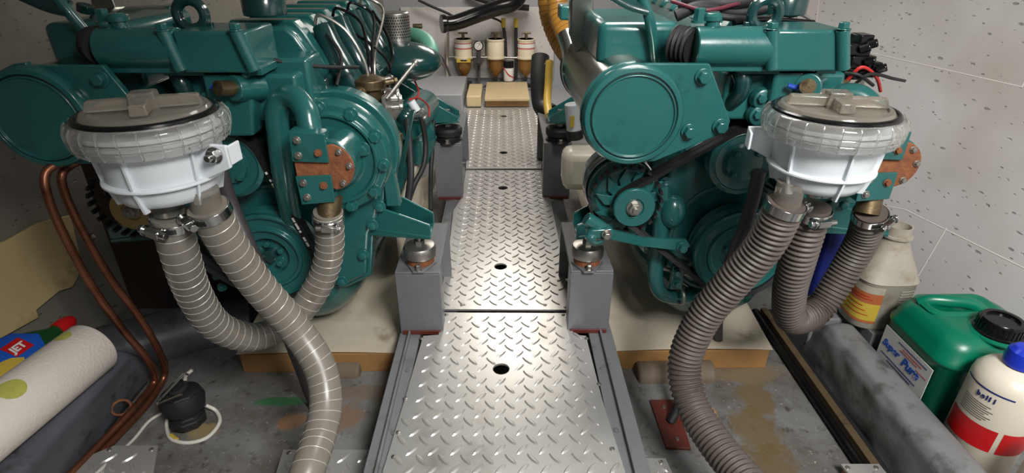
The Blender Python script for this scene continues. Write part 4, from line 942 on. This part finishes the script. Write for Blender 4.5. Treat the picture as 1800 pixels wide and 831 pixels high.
# black bilge float/pump with bail and white cable
c = G(332,742,FZ)
t = thing('bilge_pump', 'small black bilge pump with wire bail on the left floor', 'pump', tuple(c))
def vert(px, py): q = P(px, py, c.y); return Vector((q.x, q.y, q.z))
h0 = 0.0
MB().lathe([(0.030,0),(0.031,0.014),(0.022,0.018),(0.022,0.026),(0.033,0.034),(0.036,0.050),(0.030,0.066),(0.020,0.070)], c, (-0.02,0.10,1), 8).build('body', rubber, t, 0.002)
MB().lathe([(0.033,0.032),(0.036,0.05),(0.031,0.064)], c, (-0.02,0.10,1), 36).build('dome', rubber, t)
top = c+Vector((0,0.006,0.070)); MB().lathe([(0.016,0),(0.016,0.008),(0.010,0.010),(0.008,0.006)], top, (-0.05,-0.25,1), 28).build('cap', rubber, t)
MB().tube([P(330,658,c.y), P(324,656,c.y-.01), P(277,706,c.y-.035), P(277,710,c.y-.035), P(322,692,c.y-.04)], 0.0019, 8, 0.002, smooth=False).build('wire_bail', chrome, t)
MB().tube([top+Vector((0.004,0.01,0.0)), top+Vector((0.008,0.014,0.018)), top+Vector((0.018,0.02,0.026))], 0.003, 8, 0.003).build('white_lead', white_wire, t)
cab = [G(170,831,FZ+0.023), G(232,775,FZ+0.003), G(262,740,FZ+0.003), G(292,722,FZ+0.003)]
tag(MB().tube(cab, 0.0026, 10, 0.005).build('cable', white_wire), 'thin white cable running from the black bilge pump towards the lower-left corner', 'cable')
lp = [G(300,722,FZ+0.02), G(293,745,FZ+0.003), G(300,770,FZ+0.003), G(330,778,FZ+0.003), G(365,768,FZ+0.003), G(386,742,FZ+0.003), G(380,722,FZ+0.006), G(362,712,FZ+0.02)]
o = tag(MB().tube(lp, 0.0032, 10, 0.004).build('cable_loop', white_wire), 'white cable loop with yellow sleeve in front of the bilge pump', 'cable')
MB().tube([lp[1]+Vector((0,0,0)), (lp[1]+lp[2])/2+Vector((0,-0.003,0)), lp[2]], 0.0042, 10, 0.004).build('yellow_sleeve', yellowlab, o) if False else MB().tube([lp[2]+Vector((-0.003,0.006,0)), lp[2]+Vector((0.012,-0.004,0))], 0.0042, 10, 0.004, smooth=False).build('yellow_sleeve', yellowlab, o)

# ================================================================ PAPER TOWEL ROLL AND BOTTLE (left)
RT = 0.045
ra = G(163,610,0.06); rb = G(-30,760,0.06)
ra = Vector((ra.x, ra.y, 0.016+RT)); dv = Vector((rb.x-ra.x, rb.y-ra.y, 0)).normalized(); ra = ra - dv*0.0; rb = ra + dv*0.26
rl = thing('paper_towel_roll', 'white paper towel roll with lime print lying on the left stringer', 'paper towel', tuple((ra+rb)/2))
b = MB(); b.lathe([(0.018,0.002),(RT-0.002,0.0),(RT,0.003),(RT,0.257),(RT-0.002,0.26),(0.018,0.258)], ra, dv, 64); b.build('roll', paper, rl)
b = MB(); b.lathe([(0.017,-0.001),(0.0185,-0.001),(0.0185,0.01),(0.017,0.01)], ra, dv, 32, cap=False); b.build('cardboard_core', wood, rl)
def onroll(b, h, ang, rh, rw, k=26):
    M_ = frame_z(dv); vs = []
    side = Vector((-dv.y, dv.x, 0)); 
    if side.x < 0: side = -side
    def pt(u, v):
        a = ang+v/RT; n_ = side*math.sin(a)+Vector((0,0,1))*math.cos(a); return ra+dv*(h+u)+n_*(RT+0.0006)
    rings = []
    for i in range(1, 7):
        f = i/6; rings.append([pt(rh*f*math.cos(2*PI*j/k), rw*f*math.sin(2*PI*j/k)) for j in range(k)])
    b.grid(rings, True, True, False)
for hh, aa_, r1_, r2_ in ((0.032,-0.12,0.011,0.012),(0.142,0.42,0.017,0.017)):
    b = MB(); onroll(b, hh, aa_, r1_, r2_); b.build('lime_print', limeprint, rl)
b = MB(); onroll(b, 0.145, 0.85, 0.0, 0.0) if False else None
# detergent bottle lying behind the roll
ba = ra + Vector((-0.075, 0.022, 0.008)) + dv*0.004 - Vector((0.006,0,0)); bd_ = dv; up = Vector((0,0,1)); sd = Vector((-bd_.y, bd_.x, 0)); sd = sd if sd.x > 0 else -sd
tilt = (sd*0.45+up*0.9).normalized(); su = tilt.cross(bd_).normalized()
bt = thing('detergent_bottle', 'green bottle with red cap and blue-yellow label lying behind the paper towel roll', 'bottle', tuple(ba))
def bpt(u, v, w_): return ba + bd_*u + su*v + tilt*w_
prof = [(-0.02,0.010,0.010),(-0.005,0.012,0.011),(0.01,0.022,0.016),(0.03,0.034,0.020),(0.07,0.040,0.022),(0.15,0.042,0.023),(0.21,0.040,0.022),(0.235,0.034,0.018)]
b = MB(); b.grid([[bpt(u, a_*math.copysign(abs(math.cos(t_))**0.8, math.cos(t_)), c_*math.copysign(abs(math.sin(t_))**0.8, math.sin(t_))) for t_ in [2*PI*i/32 for i in range(32)]] for u, a_, c_ in prof]); b.build('bottle_body', green_bottle, bt)
b = MB(); b.lathe([(0.013,0),(0.014,0.012),(0.012,0.026),(0.006,0.034)], bpt(-0.016,0,0), -bd_, 28); b.build('bottle_cap', redpl, bt)
sgn = 1 if su.dot(Vector((1,-1,0))) > 0 else -1
def lab(poly, m, name, w0): 
    poly = [(p_[0]-0.026, p_[1]) for p_ in poly]
    b = MB(); 
    # curve the patch over the bottle front
    def q(u, v): return bpt(u, v, 0.0232*math.sqrt(max(0.0, 1-(v/0.046)**2))+w0)
    bm_ = b.bm; n=10
    us = [p[0] for p in poly]; vs_ = [p[1] for p in poly]
    rows = []
    for i in range(n+1):
        u = min(us)+(max(us)-min(us))*i/n; xs = []
        for k in range(len(poly)):
            (u1, v1), (u2, v2) = poly[k-1], poly[k]
            if abs(u2-u1) > 1e-9 and min(u1,u2)-1e-9 <= u <= max(u1,u2)+1e-9: xs.append(v1+(v2-v1)*(u-u1)/(u2-u1))
        lo, hi = min(xs), max(xs); rows.append([q(u, lo+(hi-lo)*j/8) for j in range(9)])
    b.grid(rows, False, False, False); return b.build(name, m, bt)
lab([(0.045,0.0),(0.055,-0.028),(0.075,-0.036),(0.20,-0.036),(0.20,0.036),(0.075,0.036),(0.055,0.028)], bluelab, 'blue_label', 0.0008)
lab([(0.098,-0.034),(0.20,-0.034),(0.20,-0.004),(0.105,-0.004),(0.090,-0.018)] if sgn < 0 else [(0.098,0.034),(0.20,0.034),(0.20,0.004),(0.105,0.004),(0.090,0.018)], yellowlab, 'yellow_label', 0.0012)
lab([(0.115,0.004*-sgn+0.006*sgn),(0.2,0.004*sgn),(0.2,-0.03*sgn),(0.13,-0.03*sgn)], whitelab, 'pale_label', 0.0012)
lab([(0.066,-0.016),(0.096,-0.016),(0.096,0.012),(0.066,0.012)], redpl, 'red_badge', 0.0016)
uy = su*(-sgn) if su.y*(-sgn) > 0 else su
if uy.y < 0: uy = -uy
text('JET', 'badge_lettering', 0.0165, whitelab, basis(bpt(0.068,0,0)-uy*0.008+tilt*0.0262, -bd_ if (-bd_).x > 0 else bd_, uy) if False else basis(bpt(0.068,0,0.0262)-uy*0.006, -bd_, uy), bt, shear=0.1, bold=0.0006)

# ================================================================ CONTAINERS (right)
ZL = -0.09
# green jerrycan
jx0, jx1, jy0, jy1 = 0.693, 0.868, 0.681, 0.843; jh = 0.190
jt = thing('jerrycan', 'large green plastic jerrycan with black screw cap against the right wall', 'jerrycan', ((jx0+jx1)/2, (jy0+jy1)/2, ZL))
def rr(x0, x1, y0, y1, r, z, n=8, sq=1):
    out = []
    for cx_, cy_, a0 in ((x1-r,y1-r,0),(x0+r,y1-r,90),(x0+r,y0+r,180),(x1-r,y0+r,270)):
        for i in range(n+1): a = math.radians(a0+90*i/n); out.append(Vector((cx_+r*math.cos(a), cy_+r*math.sin(a), z)))
    return out
b = MB(); H = ZL+jh
rings = [rr(jx0+0.006,jx1-0.006,jy0+0.006,jy1-0.006,0.03,ZL), rr(jx0,jx1,jy0,jy1,0.034,ZL+0.01), rr(jx0,jx1,jy0,jy1,0.034,H-0.052), rr(jx0-0.003,jx1+0.003,jy0-0.003,jy1+0.003,0.036,H-0.049), rr(jx0-0.003,jx1+0.003,jy0-0.003,jy1+0.003,0.036,H-0.044), rr(jx0,jx1,jy0,jy1,0.036,H-0.040), rr(jx0+0.003,jx1-0.003,jy0+0.003,jy1-0.003,0.038,H-0.022), rr(jx0+0.011,jx1-0.011,jy0+0.011,jy1-0.011,0.036,H-0.008), rr(jx0+0.026,jx1-0.026,jy0+0.026,jy1-0.026,0.034,H-0.001), rr(jx0+0.036,jx1-0.036,jy0+0.036,jy1-0.036,0.03,H)]
b.grid(rings); b.build('can_body', can_green, jt, ang=60)
# recess with handle bar
hx_, hy_ = 0.755, jy0+0.108
b = MB(); b.grid([rr(hx_-0.042,hx_+0.085,hy_-0.030,hy_+0.038,0.02,H-0.0005), rr(hx_-0.036,hx_+0.079,hy_-0.024,hy_+0.032,0.018,H+0.0035), rr(hx_-0.032,hx_+0.075,hy_-0.020,hy_+0.028,0.016,H+0.0035), rr(hx_-0.028,hx_+0.071,hy_-0.016,hy_+0.024,0.014,H+0.0008)]); b.build('handle_recess', can_green, jt, ang=60)
b = MB(); b.tube([(hx_-0.038,hy_+0.016,H-0.004),(hx_-0.025,hy_+0.010,H+0.006),(hx_+0.0,hy_+0.000,H+0.010),(hx_+0.03,hy_-0.008,H+0.010),(hx_+0.052,hy_-0.014,H-0.002)], 0.010, 18, 0.004, flat=0.8); b.build('handle', can_green, jt)
cc = Vector((0.787, jy0+0.038, H-0.004)); b = MB(); prof = [(0.034,0),(0.034,0.006),(0.031,0.008),(0.031,0.024),(0.028,0.028),(0.022,0.028),(0.021,0.024),(0,0.024)]
b.lathe(prof, cc, Z3, 56, cap=False); cpj = b.build('screw_cap', gloss_black, jt, ang=45)
b = MB()
for k in range(30): a = 2*PI*k/30; b.box(cc+Vector((0.0313*math.cos(a),0.0313*math.sin(a),0.016)), (0.0016,0.003,0.014), Matrix.Rotation(a,3,'Z'))
b.build('cap_knurls', gloss_black, cpj)
b = MB(); b.torus(cc+Vector((0,0,0.001)), Z3, 0.038, 0.004, 48, 8); b.build('neck_rim', can_green, jt)
# label on the inboard face
lx = jx0-0.0012; ly1, ly0 = 0.824, 0.700; lz1, lz0 = H-0.064, ZL+0.05
b = MB(); b.bb(lx-0.0003, lx+0.0008, ly0, ly1, lz0, lz1); lb = b.build('can_label', whitelab, jt)
M1 = lambda y, z, sh=0.0: basis((lx-0.0005, y, z), (0,-1,0), (0,0,1))
text('Super', 'label_lettering', 0.019, bluelab, M1(ly1-0.006, lz1-0.036), lb, shear=0.25, bold=0.0007)
text('Pure', 'label_lettering', 0.023, bluelab, M1(ly1-0.060, lz1-0.040), lb, shear=0.25, bold=0.0009)
b = MB()
for z, y0, y1 in ((lz1-0.009,ly0+.01,ly1-.04),(lz1-0.046-0.006,ly0+.02,ly1-.01),(lz1-0.058,ly0+.03,ly1-.03)): b.bb(lx-0.0008, lx-0.0004, y0, y1, z, z+0.0014)
b.build('label_rules', navy, lb)
b = MB()
for z, y0, y1 in ((lz1-0.015,ly0+.02,ly0+.07),(lz1-0.020,ly0+.03,ly0+.075),(lz1-0.026,ly0+.004,ly0+.03)): b.bb(lx-0.0008, lx-0.0004, y0, y1, z, z+0.002)
b.build('label_small_print', redlab, lb)
# grubby white bottle without cap
q = XP(1560, 560, 0.70); by = 0.902; bx = 0.714
wt = thing('oil_bottle', 'grubby white open-necked bottle with orange and yellow label behind the green jerrycan', 'bottle', (bx, by, -0.004))
ZC = ZL; ZL = -0.004
def sup(cx_, cy_, a_, b__, z, e=0.6, n=40): return [Vector((cx_+a_*math.copysign(abs(math.cos(2*PI*i/n))**e, math.cos(2*PI*i/n)), cy_+b__*math.copysign(abs(math.sin(2*PI*i/n))**e, math.sin(2*PI*i/n)), z)) for i in range(n)]
b = MB(); bh = 0.225
b.grid([sup(bx,by,.048,.040,ZL,.7), sup(bx,by,.052,.044,ZL+.006,.65), sup(bx,by,.052,.044,ZL+.108,.65), sup(bx,by,.0545,.0465,ZL+.112,.65), sup(bx,by,.052,.044,ZL+.118,.68), sup(bx,by,.046,.039,ZL+.135,.75), sup(bx,by,.034,.030,ZL+.163,.9), sup(bx,by,.025,.024,ZL+.186,1), sup(bx,by,.022,.022,ZL+.194,1), sup(bx,by,.022,.022,ZL+.198,1), sup(bx,by,.0255,.0255,ZL+.199,1), sup(bx,by,.0255,.0255,ZL+.203,1), sup(bx,by,.0215,.0215,ZL+.204,1), sup(bx,by,.0215,.0215,ZL+.222,1), sup(bx,by,.018,.018,ZL+.222,1), sup(bx,by,.018,.018,ZL+.20,1)]); b.build('bottle_body', dirty_white, wt, ang=50)
def wraplabel(b, z0, z1, a0, a1, off=0.0008, e=0.65, A=.052, B=.044):
    rows = []
    for z in (z0, z1):
        rows.append([Vector((bx+(A+off)*math.copysign(abs(math.cos(t_))**e, math.cos(t_)), by+(B+off)*math.copysign(abs(math.sin(t_))**e, math.sin(t_)), z)) for t_ in [math.radians(a0+(a1-a0)*i/16) for i in range(17)]])
    b.grid(rows, False, False, False)
for z0, z1, m, nm in ((.064,.088,orangelab,'orange_label'),(.024,.064,yellowlab,'yellow_label'),(.018,.024,orangelab,'label_edge'),(.088,.104,dirty_white,'pale_label')):
    b = MB(); wraplabel(b, ZL+z0, ZL+z1, 172, 258); b.build(nm, m, wt)
b = MB(); [wraplabel(b, ZL+z, ZL+z+.0016, 180, 240-10*(i%3), 0.0012) for i, z in enumerate((.036,.046,.056,.073,.079))]; b.build('label_print', redpl, wt)
b = MB(); [wraplabel(b, ZL+.03+i*.0065, ZL+.033+i*.0065, 275, 330, 0.0012) for i in range(11)]; b.build('level_ribs', dirty_white, wt)
ZL = ZC
wt.scale = (1, 1, 0.91)
# white bottle with blue cap and red band
cx_, cy_ = 0.744, 0.628
rt = thing('cleaner_bottle', 'white round bottle with blue cap and red band in front of the green jerrycan', 'bottle', (cx_, cy_, ZL))
b = MB(); b.lathe([(.044,0),(.048,.004),(.048,.168),(.046,.178),(.038,.189),(.026,.196),(.018,.198),(.016,.201),(.016,.211)], (cx_,cy_,ZL), Z3, 64); b.build('bottle_body', bottle_white, rt, ang=60)
MB().lathe([(.021,.200),(.022,.207),(.020,.223),(.014,.229),(0,.231)], (cx_,cy_,ZL), Z3, 40, cap=False).build('bottle_cap', bluecap, rt)
def cylpatch(z0, z1, a0, a1, m, nm, r=.0485):
    b = MB(); b.grid([[Vector((cx_+r*math.cos(math.radians(a0+(a1-a0)*i/30)), cy_+r*math.sin(math.radians(a0+(a1-a0)*i/30)), ZL+z)) for i in range(31)] for z in (z0, z1)], False, False, False); return b.build(nm, m, rt)
cylpatch(.066,.106,150,238,redpl,'red_band'); cylpatch(.066,.106,246,330,redpl,'red_band')
cylpatch(.1645,.167,150,238,navy,'blue_rule'); cylpatch(.1645,.167,250,330,navy,'blue_rule')
for i in range(8): cylpatch(.114+i*.0036,.1150+i*.0036,165,210+5*(i%3),darkhose,'small_print')
aa = math.radians(205); nn = Vector((math.cos(aa), math.sin(aa), 0)); tt = Vector((-math.sin(aa), math.cos(aa), 0))
for k, ch in zip((0,8,16,20.5,27), 'bellI'):
    a = math.radians(186+k); nn = Vector((math.cos(a), math.sin(a), 0)); tt = Vector((-nn.y, nn.x, 0))
    text(ch, 'label_letter', 0.011, navy, basis(Vector((cx_,cy_,ZL+.150))+nn*.0487, tt, (0,0,1)), rt, bold=0.0003)
# white lid peeking in at the corner
tag(MB().lathe([(.024,0),(.026,.01),(.026,.13),(.022,.142),(.0,.144)], (0.733,0.520,ZL), Z3, 40, cap=False).build('white_bottle', bottle_white), 'white rounded bottle top cut off at the lower right corner', 'bottle')
# blue container & grey box behind the ribbed hose
b = MB(); b.grid([rr(0.655,0.735,1.00,1.10,.012,-0.09), rr(0.655,0.735,1.00,1.10,.012,0.15), rr(0.665,0.725,1.01,1.09,.012,0.165)]); tag(b.build('blue_container', navy), 'dark blue container standing behind the grubby white bottle', 'container')
tag(MB().bb(0.61,0.70,0.905,0.99,FZ,-0.01).build('step_block', stringer_r, bev=0.004), 'grey block at the end of the right stringer beside the white bottle', 'block')

# ================================================================ STERN: filters, gauge, hoses
YF = YB-0.09
def filt(px, topy, label, red=True, tag_yellow=False):
    Y = YF; a = P(px, 68, Y); b0_ = P(px, 100, Y); bowlb = P(px, 137, Y); tp = P(px, 58, Y); r = (P(px+15,90,Y)-P(px-15,90,Y)).length/2
    t = thing('fuel_filter', label, 'fuel filter', (a.x, Y, bowlb.z), 'three cream fuel filters in a row on the stern board')
    h = a.z-b0_.z
    MB().lathe([(r,0),(r,h*0.95),(r*0.94,h)], (a.x,Y,b0_.z), Z3, 40).build('canister', offwhite, t, 0.002)
    MB().lathe([(r*1.12,-.006),(r*1.12,.004)], (a.x,Y,b0_.z), Z3, 40).build('head_casting', offwhite, t, 0.001)
    MB().lathe([(r*1.06,-.004),(r*1.06,.004)], (a.x,Y,a.z-0.004), Z3, 40).build('lid', offwhite, t, 0.001)
    if red: b = MB(); b.lathe([(r+.0008,h*.48),(r+.0008,h*.82)], (a.x,Y,b0_.z), Z3, 40, cap=False); l = b.build('label_band', redlab, t); MB().lathe([(r+.0012,h*.56),(r+.0012,h*.76)], (a.x,Y,b0_.z), Z3, 40, cap=False).build('label_centre', whitelab, l)
    hb = b0_.z-bowlb.z
    MB().lathe([(r*.12,-hb*.98),(r*.2,-hb*.9),(r*.55,-hb*.75),(r*.85,-hb*.5),(r*.9,-.006)], (a.x,Y,b0_.z), Z3, 36).build('sight_bowl', amber_bowl, t)
    MB().cyl((a.x,Y,b0_.z-hb*.9), (a.x,Y,b0_.z-hb*1.15), .007, n=12).cyl((a.x,Y-.008,b0_.z-hb*1.02), (a.x,Y+.01,b0_.z-hb*1.02), .009, n=12).build('drain_tap', rubber, t)
    MB().cyl((a.x,Y,a.z), (a.x,Y,tp.z), .007, n=14).cyl((a.x-r*.55,Y,tp.z), (a.x+r*.55,Y,tp.z), .0045, n=12).build('t_handle', brass, t)
    MB().bb(a.x-r*1.1, a.x+r*1.1, Y+.02, YB-0.02, b0_.z, b0_.z+h*0.8).build('mount_plate', offwhite, t, .002)
    if tag_yellow: c = P(815,106,Y-0.04); MB().box(c, (.068,.003,.020)).build('yellow_tag', yellowlab, t); MB().box(c+Vector((0,-.002,0)), (.03,.001,.008)).build('tag_mark', rubber, t)
    return t
filt(814, 68, 'leftmost fuel filter, with red label band and yellow tag', True, True)
filt(871, 68, 'middle fuel filter, plain cream canister without a label', False)
filt(925, 68, 'rightmost fuel filter, with red label band', True)
g = P(841,80,YF-0.03); t = thing('pressure_gauge', 'round white dial gauge between the left and middle fuel filters', 'gauge', tuple(g))
MB().lathe([(.020,.0),(.023,.004),(.023,.02),(.02,.022)], g+Vector((0,.012,0)), FR, 40).build('gauge_case', gloss_black, t)
MB().lathe([(.0185,.0),(.0185,.001)], g+Vector((0,-.0098,0)), FR, 40).build('dial', whitelab, t)
MB().box(g+Vector((.002,-.0115,.003)), (.002,.001,.022), Matrix.Rotation(0.7,3,'Y')).torus(g+Vector((0,-.011,0)), (0,1,0), .012, .0008, 32, 5).build('needle', gloss_black, t)
MB().cyl(g+Vector((0,.005,-.02)), g+Vector((0,.005,-.06)), .010, n=16).lathe([(.018,0),(.018,.03)], g+Vector((0,.02,-.075)), FR, 24).hexbolt(g+Vector((0,-.01,-.075)), FR, .009, .01).build('selector_valve', darkhose, t)
MB().bb(g.x-.03, g.x+.03, g.y+.012, YB-.02, g.z-.05, g.z+.01).build('gauge_plate', steel, t)
rail = [P(788,100,YF-.02), P(945,102,YF-.02)]
tag(MB().tube([P(788,55,YF), P(788,100,YF-.01), P(945,102,YF-.01)], .005, 12, .01, smooth=False).build('fuel_pipe', steel), 'thin steel fuel pipe running across the three filters', 'pipe')
tag(MB().tube([P(786,60,YF), P(786,125,YF), P(787,160,YF)], .004, 10, .01).build('fuel_pipe', offwhite), 'thin pale pipe dropping left of the fuel filters', 'pipe')
c = P(894,125,YF-.01); t = thing('spin_on_filter', 'small white and black spin-on filter between the middle and right fuel filters', 'filter', tuple(c))
MB().lathe([(.023,-.045),(.025,-.04),(.025,.02),(.023,.024)], c, Z3, 32).build('filter_can', whitelab, t); MB().lathe([(.0255,.018),(.0255,.046),(.02,.05)], c, Z3, 32).build('filter_head', gloss_black, t)
MB().tube([c+Vector((-.025,-.01,.02)), c+Vector((0,-.028,-.012)), c+Vector((.025,-.01,-.03))], .0025, 8, .004).build('red_stripe', redpl, t)
b = MB()
for i in range(5): b.hexbolt(P(876+i*9,148,YF-.02), FR, .006, .012)
o = b.build('terminal_row', steel); tag(o, 'row of small steel fittings below the spin-on filter', 'fittings')
for pts, r, m, lab_, in (([P(842,115,YF),P(842,150,YF-.03),P(843,176,YF-.06),P(850,172,YF-.05),P(866,148,YF)], .007, darkhose, 'dark hose dropping below the gauge into a V bend'),
                      ([P(765,88,YF),P(782,110,YF),P(800,148,YF-.02),P(830,158,YF-.03),P(862,148,YF)], .005, darkhose, 'dark cable looping left of the filters towards the centre'),
                      ([P(885,45,YF),P(888,70,YF),P(889,100,YF)], .008, rubber, 'left of two yellow-sleeved vertical hoses above the filters'),
                      ([P(907,45,YF),P(907,80,YF),P(907,140,YF)], .008, rubber, 'right of two yellow-sleeved vertical hoses above the filters'),
                      ([P(862,30,YF),P(880,38,YF),P(886,50,YF)], .005, rubber, 'short black cable curving above the middle filter'),
                      ([P(915,148,YF),P(940,152,YF-.04),P(960,160,YF-.1)], .010, rubber, 'black hose at the right of the wooden box'),
                      ([P(735,0,YF),P(760,12,YF),P(790,25,YF),P(812,40,YF)], .006, rubber, 'black cable hanging across the top left of the stern board'),
                      ([P(720,140,YF),P(760,143,YF),P(800,150,YF),P(812,156,YF)], .005, rubber, 'black cable along the bottom of the stern board')):
    tag(MB().tube(pts, r, 12, .006).build('fuel_hose', m), lab_, 'hose')
for px in (885, 907): MB().cyl(P(px,32,YF), P(px,48,YF), .011, n=18).build('yellow_sleeve', yellowlab, [o_ for o_ in bpy.data.objects if o_.name.startswith('fuel_hose') and (('left of two' if px == 885 else 'right of two') in o_['label'])][0])
MB_ = MB(); MB_.tube([P(776,42,YF-.14), P(800,40,YF-.12), P(840,26,YF-.10), P(875,14,YF-.10), P(905,4,YF-.1), P(920,-20,YF-.1)], .034, 28, .008, rf=lambda s_, Lt: .040 if s_ < .02 else .034); tag(MB_.build('exhaust_duct', gloss_black), 'thick glossy black duct crossing above the fuel filters', 'duct')
tag(MB().tube([P(820,-10,YF+.05), P(850,0,YF+.03), P(890,10,YF+.02), P(930,14,YF+.02)], .014, 16, .01).build('upper_duct', rubber), 'black pipe behind the thick duct at the top', 'duct')
# wooden box at walkway end, cream block, dark bits
bx0, bx1 = P(852,185,2.50), P(931,185,2.50); tb = P(852,178,2.50).z; bb = MB()
t = thing('wooden_step', 'pale wooden step box at the far end of the walkway under the filters', 'box', (bx0.x, 2.5, 0))
MB().bb(bx0.x, bx1.x, 2.50, 2.84, tb-0.0, tb+.012).build('step_top', boxwood, t, .002)
MB().bb(bx0.x+.004, bx1.x-.004, 2.51, 2.83, 0, tb).build('step_riser', wood, t, .001)
tag(MB().bb(P(820,188,2.5).x, P(846,188,2.5).x, 2.50, 2.75, 0, .05).build('cream_block', boxwood, bev=.006), 'small cream block left of the wooden step', 'block')
MB().bb(-0.30, 0.35, 2.45, YB, FZ, -0.004).build('floor_stern', bulk_grey, kind='structure')
c = P(812,166,2.42); zt, zb_ = P(812,142,2.85).z, P(812,168,2.85).z
tag(MB().bb(-0.45, c.x, 2.42, 2.80, FZ, c.z).build('stern_locker', bulk_grey, bev=.004), 'grey painted locker beyond the left engine under the stern board', 'locker')
tag(MB().bb(-0.45, c.x+.02, 2.82, 2.85, zb_-.05, zt).build('dark_shelf', rubber, bev=.002), 'dark recessed strip beneath the stern board', 'shelf')
# hoses between walkway end and right engine
for pts, r, m, nm, lab_ in (([P(962,-15,1.75),P(968,30,1.75),P(985,72,1.70),P(1003,98,1.62),P(1020,125,1.55)], .030, amber_pl, 'amber_hose', 'outer amber wire-wound hose beside the right engine'),
                        ([P(978,-15,1.62),P(983,30,1.6),P(1000,68,1.55),P(1012,90,1.5)], .026, amber_pl, 'amber_hose', 'inner amber wire-wound hose touching the right engine'),
                        ([P(966,108,1.85),P(964,150,1.8),P(962,180,1.75),P(965,203,1.7)], .0125, yellow_hose, 'yellow_hose', 'yellow printed hose hanging down right of the walkway end'),
                        ([P(950,100,1.95),P(948,140,1.9),P(952,185,1.85),P(970,200,1.8)], .030, rubber, 'black_hose', 'wide black hose hanging behind the yellow hose')):
    o = tag(MB().tube(pts, r, 24, .006, rf=(lambda s_, Lt, r=r: r+.0008*math.sin(s_*260)) if m is amber_pl else None).build(nm, m), lab_, 'hose')
    if m is amber_pl: MB().helix(pts, r+.0008, .0011, .016).build('hose_spiral', mat('amber_spiral', (168,118,50), 0.4), o)
b = MB(); b.torus(P(966,112,1.85), Z3, .015, .0025, 28, 8); tag(b.build('hose_clamp', chrome), 'steel clamp at the top of the yellow hose', 'clamp')
c = P(1012,225,1.32); t = thing('spray_can', 'white and black cylinder with yellow patch between the right pillars', 'canister', tuple(c))
q1, q2 = P(1006,182,1.34), P(1010,228,1.34); MB().cyl(q2, q1, .019, n=32).build('can_body', white_pl, t, .002); MB().cyl(q2+(q2-q1)*.35, q2, .0195, n=32).build('black_base', rubber, t, .002)
MB().box(q1.lerp(q2,.6)+Vector((-.006,-.019,0)), (.010,.003,.028)).build('yellow_patch', yellowlab, t)
# pale rounded plastic tub beside the rear right pillar
a = P(1020,295,1.30)
x0_, x1_ = P(988,300,1.28).x, P(1100,300,1.28).x; z0_, z1_ = P(1020,330,1.28).z, P(1020,262,1.28).z
b = MB(); b.bb(x0_, x1_, 1.25, 1.33, z0_, z1_); tag(b.build('white_tub', bottle_white, bev=.022), 'pale rounded plastic tank beside the rear right pillar', 'tank')
tag(MB().bb(-0.245,-0.235,1.12,1.5,-0.04,0.12).build('pale_gap_panel', bottle_white, bev=.004), 'added pale panel standing in for the wall and tray behind the left engine foot', 'panel')  # added slab in place of the pale wall and tray showing through
